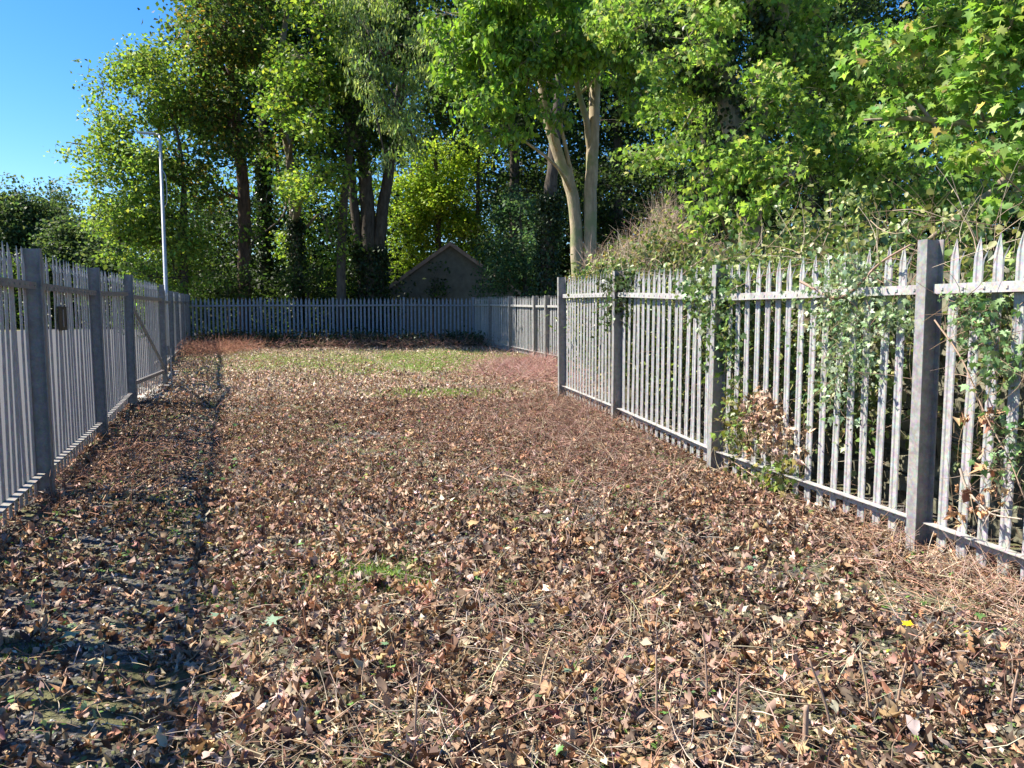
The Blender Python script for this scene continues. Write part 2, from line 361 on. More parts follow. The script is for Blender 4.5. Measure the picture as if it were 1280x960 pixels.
# ------------------------------------------------------------------ fences
def beam_mesh(H, w=.08, d=.13, t=.009, web=.007):
    g = G()
    box(g, -w / 2, w / 2, -d / 2, -d / 2 + t, -.3, H); box(g, -w / 2, w / 2, d / 2 - t, d / 2, -.3, H)
    box(g, -web / 2, web / 2, -d / 2 + t, d / 2 - t, -.3, H - .002)
    return g
def pale_geo(H):
    """W-section pale with three splayed points; x along the fence, +y away from the yard"""
    bm = bmesh.new(); hs = H - .17
    prof = [(-.038, .006), (-.032, .0), (-.016, .001), (-.009, .007), (.009, .007), (.016, .001), (.032, .0), (.038, .006)]
    lo = [bm.verts.new((x, y, .05)) for x, y in prof]; hi = [bm.verts.new((x, y, hs)) for x, y in prof]
    for k in range(7): bm.faces.new((lo[k], lo[k + 1], hi[k + 1], hi[k]))
    def prong(ids, dx, dy, top, w):
        prev = [hi[q] for q in ids]
        for t in (.3, .62):
            cur = [bm.verts.new((prof[q][0] * (1 - .15 * t) + dx * t * t, prof[q][1] + dy * t * t, hs + top * t)) for q in ids]
            if len(ids) > 3 or t > .6:
                cx = sum(c.co.x for c in cur) / len(cur)
                for c in cur: c.co.x = cx + (c.co.x - cx) * ((1.0 if t < .5 else .62) if len(ids) > 3 else .85)
            for a in range(len(ids) - 1): bm.faces.new((prev[a], prev[a + 1], cur[a + 1], cur[a]))
            prev = cur
        cx = sum(c.co.x for c in prev) / len(prev); cy = sum(c.co.y for c in prev) / len(prev)
        tip = bm.verts.new((cx + dx * .25, cy + dy * .3, hs + top))
        for a in range(len(ids) - 1): bm.faces.new((prev[a], prev[a + 1], tip))
    prong([0, 1], -.020, .045, .10, 0); prong([1, 2, 3, 4, 5, 6], 0, .010, .17, 0); prong([6, 7], .020, .045, .10, 0)
    bmesh.ops.recalc_face_normals(bm, faces=bm.faces)
    bmesh.ops.solidify(bm, geom=bm.faces[:], thickness=.003)
    bm.verts.ensure_lookup_table(); v = np.array([q.co[:] for q in bm.verts]); 
    bm.verts.index_update(); f = [[q.index for q in fa.verts] for fa in bm.faces]; bm.free()
    return v, f
PG = {}
def pale_mesh(H, lm=None):
    if lm: H_ = (H, lm.name)
    else: H_ = H
    if H_ not in PG:
        v, f = pale_geo(H); g = G(); g.add(v, f); o = g.build('pale', lm or M_PALE); PG[H_] = (o.data, v, f); bpy.data.objects.remove(o)
    return PG[H_]
BG = {}
def beam(H, pm):
    if (H, pm) not in BG:
        o = beam_mesh(H).build('post', pm); BG[(H, pm)] = o.data; bpy.data.objects.remove(o)
    return BG[(H, pm)]
def run(label, posts, H, side, max_pales=100, skip=(), rail_z=(.27, None), lift=0., order=None, gap=.156, extra_end=True, lean=.005, pm=None, rm=None, lm=None):
    pm = pm or M_POST; rm = rm or M_RAIL
    """posts: plan points; side=+1 pales on the +x/right-hand side when walking from first to last post"""
    p0 = posts[0]; z0 = float(gz(*p0))
    root = thing('palisade_fence', label, 'fence', (p0[0], p0[1], z0))
    npale = 0; rest = G(); ncell = []
    for k, p in enumerate(posts):
        q = posts[min(k + 1, len(posts) - 1)]; r_ = posts[max(k - 1, 0)]
        ang = math.atan2(q[1] - r_[1], q[0] - r_[0])
        o = bpy.data.objects.new('post', beam(H, pm)); COL.objects.link(o); o.parent = root
        o.location = (p[0] - p0[0], p[1] - p0[1], float(gz(*p)) - z0 + lift); o.rotation_euler = (rng.normal(0, .006), rng.normal(0, .006), ang)
    rails = []; me_cache = {}
    for k in range(len(posts) - 1):
        a = np.array(posts[k]); b = np.array(posts[k + 1])
        if k in skip: continue
        d = b - a; Lg = np.linalg.norm(d); d /= Lg; n = np.array([d[1], -d[0]]) * side; ang = math.atan2(d[1], d[0])
        za, zb = float(gz(*a)) + lift, float(gz(*b)) + lift
        for rz in (.19, H - .31):
            rg = G()
            def Mx(v, rz=rz):
                s = v[:, 0]; t = v[:, 1]; z = v[:, 2]
                base = za + (zb - za) * s / Lg + rz
                return np.stack([a[0] + d[0] * s + n[0] * t, a[1] + d[1] * s + n[1] * t, base + z], 1)
            s0, s1 = .045, Lg - .045
            if rz > 1:
                box(rg, s0, s1, -.020, -.014, -.030, .030, M=Mx)         # upright leg of the angle facing the yard
                box(rg, s0, s1, -.0135, .040, .024, .030, M=Mx)          # flat leg reaching back to the pales
            else:
                box(rg, s0, s1, .034, .040, -.030, .030, M=Mx)           # upright leg against the pales
                box(rg, s0, s1, -.022, .0335, .024, .030, M=Mx)          # flat ledge towards the yard
            # bolts
            for sb in np.arange(s0 + .07, s1 - .03, gap): box(rg, sb - .008, sb + .008, *((.026, .0335) if rz < 1 else (-.026, -.0205)), -.010, .006, M=Mx)
            rg.build('rail', rm, root)
        m = int(round((Lg - .12) / gap)); me, pv, pf = pale_mesh(H, lm)
        for j in range(m):
            s = .06 + (Lg - .12) * (j + .5) / m
            c = a + d * s + n * .042; z = za + (zb - za) * s / Lg + rng.normal(0, .004) - .0
            rot = ang if side < 0 else ang + math.pi
            # local +y must point outwards (along n)
            rot = math.atan2(n[1], n[0]) - math.pi / 2
            tx, ty, tz = rng.normal(0, .004), rng.normal(0, lean), rot + rng.normal(0, .03)
            if npale < max_pales:
                o = bpy.data.objects.new('pale', me); COL.objects.link(o); o.parent = root
                o.location = (c[0] - p0[0], c[1] - p0[1], z - z0); o.rotation_euler = (tx, ty, tz); npale += 1
            else:
                ca, sa = math.cos(rot), math.sin(rot)
                v = np.stack([pv[:, 0] * ca - pv[:, 1] * sa + c[0], pv[:, 0] * sa + pv[:, 1] * ca + c[1], pv[:, 2] + z], 1)
                rest.add(v, pf)
    if rest.n: tag(rest.build('pales', M_PALE, root), kind='stuff')
    return root
DL = np.array([-.343, .939])
def LP(s): return (-3.98 + DL[0] * s, 6.46 + DL[1] * s)
HL = 2.10
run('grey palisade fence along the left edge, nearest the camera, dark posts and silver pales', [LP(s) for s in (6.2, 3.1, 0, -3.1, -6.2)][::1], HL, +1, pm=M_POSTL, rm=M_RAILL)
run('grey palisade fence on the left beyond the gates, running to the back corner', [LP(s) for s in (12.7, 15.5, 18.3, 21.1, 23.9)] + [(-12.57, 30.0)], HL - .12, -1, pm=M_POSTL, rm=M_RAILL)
HR = 2.02
RP = [(3.29, 2.25), (2.65, 4.9), (1.99, 7.45), (1.39, 10.15), (.845, 12.85)]
run('silver palisade fence close on the right with ivy climbing through its pales', RP[::-1] and RP, HR, +1, lean=.004)
backp = [(-12.57 + 2.755 * k, 30.0 + .25 * k) for k in range(5)]
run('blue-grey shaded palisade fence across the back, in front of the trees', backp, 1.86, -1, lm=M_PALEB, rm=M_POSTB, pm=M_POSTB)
c1 = np.array(backp[-1]); j1 = np.array([1.0, 22.0]); dd = (j1 - c1); Lf = np.linalg.norm(dd); dd /= Lf
farp = [tuple(c1 + dd * Lf * k / 3.4) for k in range(4)] + [tuple(j1)] + [tuple(j1 + dd * 2.75 * k) for k in (1, 2)]
farp = [farp[0], farp[1], farp[2], farp[3]] + farp[4:]
run('far palisade fence from the back corner coming forward on the right, half shaded', farp, 1.88, -1)

# gates in the left fence
def gate(label, a, b, H, brace, bolt):
    a = np.array(a); b = np.array(b); d = b - a; Lg = np.linalg.norm(d); d /= Lg; n = np.array([-d[1], d[0]])
    if n[0] > 0: n = -n                                                # outwards = to the left
    z0 = float(gz(*a)) + .04
    root = thing('metal_gate', label, 'gate', (a[0], a[1], z0))
    def Mx(v): s = v[:, 0]; t = v[:, 1]; return np.stack([a[0] + d[0] * s + n[0] * t, a[1] + d[1] * s + n[1] * t, z0 + v[:, 2]], 1)
    me, pv, pf = pale_mesh(H)
    m = int(round((Lg - .16) / .156)); rot = math.atan2(n[1], n[0]) - math.pi / 2
    for j in range(m):
        s = .08 + (Lg - .16) * (j + .5) / m; c = a + d * s + n * .045
        o = bpy.data.objects.new('pale', me); COL.objects.link(o); o.parent = root
        o.location = (c[0] - a[0], c[1] - a[1], 0); o.rotation_euler = (rng.normal(0, .004), rng.normal(0, .006), rot)
    for s in (.03, Lg - .05):
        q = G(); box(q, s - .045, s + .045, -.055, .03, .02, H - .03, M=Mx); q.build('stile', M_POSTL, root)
    for rz in (.3, H - .33):
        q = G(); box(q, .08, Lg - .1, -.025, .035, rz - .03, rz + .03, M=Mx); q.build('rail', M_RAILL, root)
    if brace:
        q = G(); z1, z2 = H - .45, .38
        v = np.array([[.1, -.03, z1 - .035], [.1, -.03, z1 + .035], [Lg - .1, -.03, z2 + .035], [Lg - .1, -.03, z2 - .035],
                      [.1, -.004, z1 - .035], [.1, -.004, z1 + .035], [Lg - .1, -.004, z2 + .035], [Lg - .1, -.004, z2 - .035]])
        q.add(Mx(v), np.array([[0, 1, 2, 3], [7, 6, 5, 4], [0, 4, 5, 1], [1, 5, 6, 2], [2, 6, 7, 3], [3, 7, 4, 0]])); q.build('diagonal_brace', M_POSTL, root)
    if bolt:
        q = G(); pts = Mx(np.array([[Lg + .02, -.12, .75], [Lg + .02, -.12, -.02]])); tube(q, pts, .014, 6)
        bl = q.build('drop_bolt', M_RAIL, root)
        q = G(); pts = Mx(np.array([[Lg + .02, -.12, .75], [Lg + .02, -.20, .77], [Lg - .05, -.26, .74]])); tube(q, pts, .012, 6); q.build('handle', M_RAIL, bl)
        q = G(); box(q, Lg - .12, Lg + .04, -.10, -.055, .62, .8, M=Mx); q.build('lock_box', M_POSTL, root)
gate('left-hand palisade gate with a dark diagonal brace and drop bolt, slightly ajar', LP(6.2 + .1), (-6.93, 15.3), HL - .06, True, True)
gate('plain palisade gate leaf between the braced gate and the far left fence', LP(12.6), (-7.22, 15.35), HL - .1, False, False)
g = G(); a, b = LP(6.1), LP(12.8)
nn = np.array([.939, .343])
for k in range(7):
    s0, s1 = 6.0 + k * .98, 6.0 + k * .98 + .95; pa, pb = np.array(LP(s0)), np.array(LP(s1)); wd = .32 + .1 * math.sin(k * 2.1)
    q = [pa - nn * .3, pb - nn * .3, pb + nn * wd, pa + nn * (wd + .04)]; zt = [float(gz(*c)) + .035 + .006 * math.sin(k) for c in q]
    v = [[*c, z - .2] for c, z in zip(q, zt)] + [[*c, z] for c, z in zip(q, zt)]
    g.add(v, np.array([[3, 2, 1, 0], [4, 5, 6, 7], [0, 1, 5, 4], [1, 2, 6, 5], [2, 3, 7, 6], [3, 0, 4, 7]]))
tag(g.build('concrete_threshold', M_CONC), kind='structure')

# plate on left fence
pc = on_plane(79, 398, LP(0), LP(3)); g = G(); nI = np.array([.939, .343, 0]); dI = np.array([*DL, 0]); zI = np.array([0, 0, 1.])
def plate_M(v): return pc + v[:, :1] * dI + v[:, 1:2] * nI + v[:, 2:] * zI
rt = thing('metal_plate', 'small dark rectangular plate fixed to the silver pales of the left fence', 'plate', pc)
box(g, -.19, .19, -.012, .0, -.115, .115, M=plate_M); g.build('plate', M_PLATE, rt)
g = G(); box(g, -.012, .012, -.004, .006, -.085, .085, M=plate_M); g.build('centre_strap', M_POST, rt)

# ------------------------------------------------------------------ lamp post
def lamp():
    b = P(208, 372, 27.5); b[2] = float(gz(b[0], b[1])); top = P(204.5, 170, 27.5)
    rt = thing('street_lamp', 'tall slim grey street lamp column with a flat head, behind the left fence', 'street lamp', b)
    g = G(); pts = np.array([b + [0, 0, -.3], b + [0, 0, 1.2], b + [0, 0, 1.25], [b[0], b[1], top[2]]]); tube(g, pts, [.11, .11, .075, .05], 12); g.build('column', M_LAMP, rt, True)
    t = np.array([b[0], b[1], top[2]])
    g = G(); tube(g, [t - [0, 0, .04], t + [-.05, 0, .05], t + [-.22, 0, .07]], .035, 8); g.build('bracket', M_LAMP, rt, True)
    g = G(); bm = bmesh.new()
    bmesh.ops.create_cube(bm, size=1)
    for v in bm.verts: v.co.x *= .62; v.co.y *= .24 * (1 - .25 * (v.co.x < 0)); v.co.z *= .07 * (1 if v.co.z < 0 else .9); 
    bmesh.ops.bevel(bm, geom=bm.edges[:], offset=.02, segments=2, affect='EDGES')
    bm.verts.index_update(); vv = np.array([q.co[:] for q in bm.verts]) + t + [-.45, 0, .10]; vv[:, 2] += (t[0] - .45 - vv[:, 0]) * .06
    g.add(vv, [[q.index for q in fa.verts] for fa in bm.faces]); hd = g.build('lamp_head', M_LAMP, rt); bm.free()
    g = G(); box(g, t[0] - .68, t[0] - .3, t[1] - .07, t[1] + .07, t[2] + .05, t[2] + .062); g.build('lens', M_GLASS, hd)
    m = P(212, 240, 27.5)
    g = G(); tube(g, spline([[b[0] + .05, b[1] - .03, m[2] + .75], [b[0] + .16, b[1] - .03, m[2] + .5], [b[0] + .17, b[1] - .03, m[2] - .3], [b[0] + .05, b[1] - .03, m[2] - .55]]), .014, 5); g.build('bracket_loop', M_LAMP, rt)
lamp()

# ------------------------------------------------------------------ brick outbuilding behind the back fence
def shed():
    xl, xr, y0, y1 = -6.05, .2, 37., 44.; ze = 2.72; za = 4.92; xm = (xl + xr) / 2
    rt = thing('outbuilding', 'old grey gabled outbuilding with a rusty roof edge behind the back fence', 'building', (xm, y0, .3))
    g = G(); v = []
    for y in (y0, y1): v += [[xl, y, -.2], [xr, y, -.2], [xr, y, ze], [xm, y, za], [xl, y, ze]]
    g.add(v, [[0, 1, 2, 3, 4], [9, 8, 7, 6, 5], [0, 4, 9, 5], [1, 6, 7, 2]]); g.build('wall', M_RENDER, rt)
    for sgn, xe in ((-1, xl), (1, xr)):
        g = G(); ov = .22; dx = (xe - xm); dz = ze - za; ex, ez = xe + sgn * ov, ze + dz / abs(dx) * ov
        a = [xm, za + .02]; b = [ex, ez + .02]
        # corrugated sheet slope
        n = 46
        for k in range(n):
            t0 = y0 - .18 + (y1 - y0 + .36) * k / n; t1 = y0 - .18 + (y1 - y0 + .36) * (k + 1) / n; h = .03 * (k % 2)
            v = [[a[0], t0, a[1] + h], [b[0], t0, b[1] + h], [b[0], t1, b[1] + .03 - h], [a[0], t1, a[1] + .03 - h]]
            v += [[q[0], q[1], q[2] + .045] for q in v]
            g.add(v, np.array([[3, 2, 1, 0], [4, 5, 6, 7], [0, 1, 5, 4], [1, 2, 6, 5], [2, 3, 7, 6], [3, 0, 4, 7]]))
        g.build('roof', M_TILE, rt)
        g = G(); v = [[a[0], y0 - .2, a[1] - .1], [b[0], y0 - .2, b[1] - .1], [b[0], y0 - .2, b[1] + .1], [a[0], y0 - .2, a[1] + .1]]
        v += [[q[0], q[1] - .03, q[2]] for q in v]
        g.add(v, np.array([[0, 1, 2, 3], [7, 6, 5, 4], [0, 4, 5, 1], [1, 5, 6, 2], [2, 6, 7, 3], [3, 7, 4, 0]])); g.build('bargeboard', M_TILE, rt)
    g = G(); box(g, xl - .09, xl + .06, y0 - .12, y0 + .02, .0, ze - .05); tag(g.build('corner_post', M_WHITE, rt), 'white painted corner post catching the sun')
shed()

# ------------------------------------------------------------------ stone wall behind the right fence
def right_fence_pt(s, off):     # s metres forward from RP[0]; off metres outwards
    a = np.array(RP[0]); b = np.array(RP[-1]); d = b - a; L = np.linalg.norm(d); d /= L
    return a + d * s + np.array([d[1], -d[0]]) * off
def stone_wall():
    p = right_fence_pt(-.5, .95); rt = G(); z = 0; row = 0
    a = np.array(RP[0]); d = np.array(RP[-1]) - a; d /= np.linalg.norm(d); n = np.array([d[1], -d[0]])
    while z < 1.75:
        h = rng.uniform(.12, .2); s = -.6 - rng.uniform(0, .3)
        while s < 8.5:
            L = rng.uniform(.12, .42); o = rng.uniform(-.05, .04); hh = rng.uniform(-.03, .0)
            def M(v): return np.stack([a[0] + d[0] * v[:, 0] + n[0] * v[:, 1], a[1] + d[1] * v[:, 0] + n[1] * v[:, 1], v[:, 2]], 1)
            v = np.array([[x, y, zz] for zz in (z + .004, z + h - .004 + hh) for y in (.8 + o, 1.2) for x in (s + .01, s + L - .01)], float)
            v += rng.normal(0, .014, v.shape); rt.add(M(v), np.array([[0, 2, 3, 1], [4, 5, 7, 6], [0, 1, 5, 4], [2, 6, 7, 3], [0, 4, 6, 2], [1, 3, 7, 5]]))
            s += L
        z += h
    def M(v): return np.stack([a[0] + d[0] * v[:, 0] + n[0] * v[:, 1], a[1] + d[1] * v[:, 0] + n[1] * v[:, 1], v[:, 2]], 1)
    box(rt, -.8, 8.4, .85, 1.15, -.2, z - .03, M=M)
    tag(rt.build('stone_wall', M_STONE), 'mossy rubble stone wall glimpsed behind the near right fence pales', 'wall')
stone_wall()

# ------------------------------------------------------------------ trees
def blob_clusters(blobs, dens, sub=9, tight=.42):
    """blobs: (centre, (rx,ry,rz)); returns cluster centres and sub-blob centres"""
    C = []; SB = []
    for c, r in blobs:
        r = np.array(r, float); vol = r[0] * r[1] * r[2]
        ns = max(4, int(sub * max(1, (vol ** (1 / 3)) / 1.6)))
        u = rng.normal(size=(ns, 3)); u /= np.linalg.norm(u, axis=1)[:, None]
        sb = np.array(c) + u * r * (rng.uniform(.25, 1, (ns, 1)) ** .6); SB.append(sb)
        N = max(6, int(dens * vol)); k = rng.integers(ns, size=N)
        sr = r * tight * rng.uniform(.6, 1.25, (ns, 1))
        q = rng.normal(size=(N, 3)); q /= np.linalg.norm(q, axis=1)[:, None]; q *= rng.uniform(.1, 1, (N, 1)) ** .5
        C.append(sb[k] + q * sr[k])
    return np.concatenate(C), np.concatenate(SB)
def tree(label, cat, name, stems, blobs, dens, per, cr, size, tmpl, cols, wts=None, bark=None, leafm=None, droop=-.4, tilt=.6,
         group=None, ivy=None, limbs=True, hang=.35, sprays=0, tight=.5, DM=1.7, jit=.18, limb_r=.05):
    """stems: list of (points, radii)"""
    base = np.array(stems[0][0][0]); rt = thing(name, label, cat, base, group)
    gt = G(); allp = []; rads = []
    for pts, rad in stems:
        sp = spline(pts, 6); rr = np.interp(np.linspace(0, 1, len(sp)), np.linspace(0, 1, len(rad)), rad)
        sp[1:-1] += rng.normal(0, .02, sp[1:-1].shape) * rr[1:-1, None] * 3
        tube(gt, sp, rr, 12, rough=.05); allp.append(sp); rads.append(rr)
    gt.build('trunk', bark, rt, True); AP = np.concatenate(allp); AR = np.concatenate(rads)
    C, SB = blob_clusters(blobs, dens * DM, tight=tight)
    if limbs:
        gl = G()
        BC = np.array([b_[0] for b_ in blobs]); AO = []
        for ib, s in enumerate(BC):
            hd = np.linalg.norm(AP[:, :2] - s[:2], axis=1)
            dist = np.abs(AP[:, 2] - (s[2] - rng.uniform(.15, .45) * hd - .1)) + .9 * hd
            k = int(np.argmin(dist)); a = AP[k]; L = np.linalg.norm(s - a); r0 = min(AR[k] * .55, limb_r + .016 * L); AO.append(r0)
            if L < .15: continue
            if hd.min() > 1.5:                                           # outer foliage hangs from the next bough inwards, not from the stem
                hb = np.array([np.linalg.norm(AP[:, :2] - c[:2], axis=1).min() for c in BC]); ok = (hb < hb[ib] - .2) & (BC[:, 2] > s[2] - .3)
                if ok.any():
                    o_ = np.where(ok)[0]; a = BC[o_[np.argmin(np.linalg.norm(BC[o_] - s, axis=1))]]; L = np.linalg.norm(s - a); AO[-1] = r0 = min(r0, .02 + .012 * L)
            mid = a * .5 + s * .5 + np.array([0, 0, .06 * L]) + rng.normal(0, .07 * L, 3)
            tube(gl, spline([a, mid, s], 5), np.linspace(r0, r0 * .35, 11), 6)
        for s in SB:
            j = int(np.argmin(np.sum((BC - s) ** 2, 1))); a = BC[j]; L = np.linalg.norm(s - a) + .01; r0 = AO[j] * .4
            mid = a * .5 + s * .5 + rng.normal(0, .1 * L, 3) + np.array([0, 0, .08 * L])
            tube(gl, spline([a, mid, s], 3), np.linspace(r0, r0 * .25, 7), 4)
        # twigs from sub-blob centres to cluster centres
        n = min(len(C), 2500); idx = rng.choice(len(C), n, replace=False); cc = C[idx]
        kk = np.array([np.argmin(np.sum((SB - c) ** 2, 1)) for c in cc]); dv = cc - SB[kk]; Ln = np.linalg.norm(dv, axis=1)
        twigs(gl, SB[kk], dv + 1e-4, Ln, .006 + .006 * Ln, .15, 3, palette(n, [(.2, .17, .12)]))
        gl.build('branches', bark, rt, True)
    N = len(C) * per; k = np.repeat(np.arange(len(C)), per)
    q = rng.normal(size=(N, 3)); qn = np.linalg.norm(q, axis=1)[:, None]; q *= np.minimum(1, 1.7 / qn); q = q * cr * np.array([1, 1, .55]); q[:, 2] -= hang * np.hypot(q[:, 0], q[:, 1])
    pos = C[k] + q; tone = (1 + rng.normal(0, .16, len(C)))[k][:, None]
    cl = palette(N, cols, wts, jit) * tone * 1.5
    g = G(); leaves(g, pos, size * rng.uniform(.65, 1.3, N), tmpl, np.clip(cl, .004, .9), tilt, droop)
    g.build('crown', leafm or M_LEAF, rt)
    if ivy:
        gi = G(); n = ivy[0]; z0, z1 = ivy[1], ivy[2]; m = (AP[:, 2] > z0) & (AP[:, 2] < z1); A, Rr = AP[m], AR[m]
        k = rng.integers(len(A), size=n); u = rng.normal(size=(n, 3)); u /= np.linalg.norm(u, axis=1)[:, None]
        k2 = np.minimum(k + 1, len(A) - 1); tt = rng.random((n, 1)); base_ = A[k] * (1 - tt) + A[k2] * tt
        far = np.linalg.norm(A[k] - A[k2], axis=1) > 1.5; base_[far] = A[k][far]
        pp = base_ + u * (Rr[k] + np.abs(rng.normal(.08, .12, n)))[:, None]
        leaves(gi, pp, (ivy[3] if len(ivy) > 3 else .1) * rng.uniform(.6, 1.3, n), T_Q6, palette(n, [(.03, .055, .018), (.05, .085, .025), (.02, .035, .012)]), .5, -.9)
        gi.build('ivy', M_IVY, rt)
    return rt
def Bl(px, py, D, wpx, hpx, dep):
    s = D / F; return (P(px, py, D), (wpx * s, dep, hpx * s))
def stem(px_pts, D, z0=None):
    p = [P(x, y, D if np.isscalar(D) else D[i]) for i, (x, y) in enumerate(px_pts)]
    p[0] = np.array([p[0][0], p[0][1], float(gz(p[0][0], p[0][1])) - .15]); return p
GR_Y = [(.20, .25, .04), (.13, .20, .03), (.08, .14, .025)]
GR_M = [(.09, .16, .03), (.06, .12, .025), (.13, .20, .035)]
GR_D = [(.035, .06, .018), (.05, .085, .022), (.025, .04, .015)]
ORG = [(.12, .14, .035), (.16, .12, .03), (.09, .14, .03), (.20, .13, .03)]

# left-hand group behind the back fence
tree('feathery yellow-green tree leftmost of the tall group, branches reaching into the sky', 'tree', 'tree',
     [(stem([(228, 370), (230, 270), (226, 190), (205, 110)], 31.3), [.2, .13, .07, .03]), ([P(227, 230, 31.3), P(150, 190, 31.3), P(85, 178, 31.3)], [.1, .07, .02])],
     [Bl(165, 120, 31.3, 50, 50, 2.6), Bl(205, 100, 31.3, 45, 48, 2.5), Bl(150, 185, 31.3, 42, 30, 2), Bl(98, 178, 31.3, 24, 14, 1), Bl(190, 230, 31.3, 50, 45, 2.5), Bl(175, 300, 31, 45, 50, 2.2), Bl(215, 330, 30.8, 40, 40, 1.8), Bl(135, 265, 30.8, 30.3, 26, 1.3), Bl(130, 110, 31.3, 22, 26, 1.2), Bl(150, 300, 30.3, 30.8, 26, 1.3), Bl(185, 345, 30.3, 30.8, 30, 1.2), Bl(160, 215, 30.8, 45, 40, 2), Bl(215, 270, 30.3, 40, 50, 1.6)],
     11.0, 34, .38, .15, T_Q4, GR_Y + [(.10, .15, .04)], None, M_BARKDARK)
tree('dark tree with bronze orange top leaves and a reddish trunk behind the back fence', 'tree', 'tree',
     [(stem([(303, 372), (305, 250), (298, 180), (285, 60), (280, -60)], 33.5), [.30, .25, .22, .15, .06])],
     [Bl(262, 70, 32, 40, 50, 2.3), Bl(300, 40, 32, 55, 55, 2.6), Bl(290, 150, 32, 60, 42, 2.8), Bl(240, 45, 32, 18, 26, 1), Bl(250, 220, 32, 40, 40, 2.0), Bl(300, -40, 32, 60, 60, 3)],
     8.5, 30, .38, .18, T_Q4, ORG + GR_D + GR_M[:1], [2, 1, 2, .7, 2, 2, 1, 2], M_BARKRED)
tree('slim dark ivy-clad tree between the reddish trunk and the forked trunk', 'tree', 'tree',
     [(stem([(331, 372), (330, 250), (328, 150), (330, -50)], 37), [.26, .2, .18, .1])],
     [Bl(318, 300, 33, 18, 30, .8), Bl(335, 90, 37, 40, 60, 2.2), Bl(345, 200, 37, 35, 30, 1.5), Bl(330, 10, 38, 45, 40, 2.5)], 7, 30, .38, .18, T_Q4, GR_M + GR_D[:1], None, M_BARKDARK, ivy=(7000, .3, 9, .13))
tree('yellow-green leaning tree left of the big dark clump, crown catching the sun', 'tree', 'tree',
     [(stem([(372, 372), (368, 280), (362, 200), (350, 90), (370, -50)], 34), [.24, .2, .18, .14, .07])],
     [Bl(408, 285, 31, 24, 38, 1), Bl(345, 235, 30.5, 20, 30, .8), Bl(410, 220, 30, 24, 24, .8), Bl(375, 70, 28.6, 50, 50, 2.4), Bl(350, 120, 28.6, 30, 40, 1.7), Bl(400, 130, 28.6, 38, 50, 2), Bl(400, 10, 29, 50, 40, 2.5), Bl(395, 220, 29, 40, 45, 1.8), Bl(370, 300, 35, 30, 40, 1.4)],
     8.5, 32, .36, .175, T_Q4, GR_Y + GR_M, [3, 3, 1, 1, 1, 1], M_BARKSYC, ivy=(4000, .3, 6, .12))
tree('big dark tree with three black stems rising together beside the outbuilding', 'tree', 'tree',
     [(stem([(468, 372), (462, 300), (456, 220), (445, 120), (440, -60)], 34), [.45, .34, .28, .22, .12]),
      (stem([(470, 372), (474, 300), (484, 225), (500, 120), (520, -40)], 34), [.4, .26, .24, .2, .1]),
      (stem([(464, 372), (446, 290), (438, 200), (425, 60)], 34), [.35, .2, .18, .1])],
     [Bl(450, 60, 31.2, 60, 60, 3), Bl(520, 30, 31.8, 60, 60, 3), Bl(430, 180, 31.2, 40, 50, 2), Bl(560, 90, 37, 50, 70, 3), Bl(480, 150, 31.2, 40, 40, 2)],
     6.5, 30, .42, .19, T_Q4, GR_D + GR_M[:1], [2, 2, 2, 1], M_BARKDARK, ivy=(9000, .2, 4.5, .13))
tree('grey-green ash tree with drooping sunlit sprays above the dark stems', 'tree', 'tree',
     [(stem([(425, 372), (430, 250), (455, 100), (480, -20)], 31.5), [.2, .17, .13, .06])],
     [Bl(480, 70, 27, 48, 36, 1.7), Bl(500, 130, 27, 36, 36, 1.4), Bl(460, 95, 27, 26, 28, 1.2), Bl(480, 190, 27, 16, 22, .7), Bl(520, 175, 27, 18, 18, .7), Bl(530, 60, 27, 30, 36, 1.3), Bl(445, 20, 28, 45, 35, 2)],
     16, 26, .24, .15, T_ASH, [(.17, .22, .09), (.12, .18, .06), (.22, .26, .11), (.16, .22, .04)], None, M_BARKDARK, droop=-1.1, tilt=.45, hang=.8)
tree('bright green sunlit tree beyond the outbuilding roof', 'tree', 'tree',
     [(stem([(545, 360), (548, 260), (540, 160)], 47), [.2, .16, .08]), (stem([(596, 360), (597, 260), (600, 150)], 46), [.15, .12, .06])],
     [Bl(530, 260, 47, 40, 50, 2.2), Bl(570, 260, 47, 45, 40, 2.2), Bl(515, 320, 47, 35, 40, 2), Bl(560, 200, 47, 50, 30, 2), Bl(600, 300, 47, 30, 40, 2), Bl(520, 210, 47, 30, 30, 2)],
     13, 30, .42, .17, T_Q4, [(.2, .28, .03), (.12, .2, .03), (.24, .3, .04)], None, M_BARKDARK, droop=-.2)
tree('dark evergreen shrub right of the outbuilding behind the back fence', 'shrub', 'shrub',
     [(stem([(660, 372), (655, 330), (650, 270)], 33), [.15, .1, .05])],
     [Bl(640, 300, 33, 36, 40, 1.6), Bl(670, 330, 32.5, 40, 36, 1.5), Bl(625, 345, 33, 26, 30, 1.2), Bl(612, 350, 35.5, 16, 30, .9), Bl(680, 280, 33, 30, 40, 1.4), Bl(650, 250, 33, 30, 24, 1.2)],
     14, 30, .3, .14, T_Q4, [(.035, .075, .035), (.055, .10, .05), (.08, .13, .06)], None, M_BARKDARK)
tree('ivy-clad grey trunk standing just left of the pale forked tree', 'tree', 'tree',
     [(stem([(683, 372), (686, 270), (692, 200), (700, 100), (705, -60)], 27), [.28, .23, .2, .17, .1])],
     [Bl(690, 40, 27, 40, 40, 1.8), Bl(700, -60, 27, 60, 50, 2.5)], 8, 30, .32, .13, T_Q4, GR_M, None, M_BARKDARK, ivy=(7000, .2, 5.5, .10))
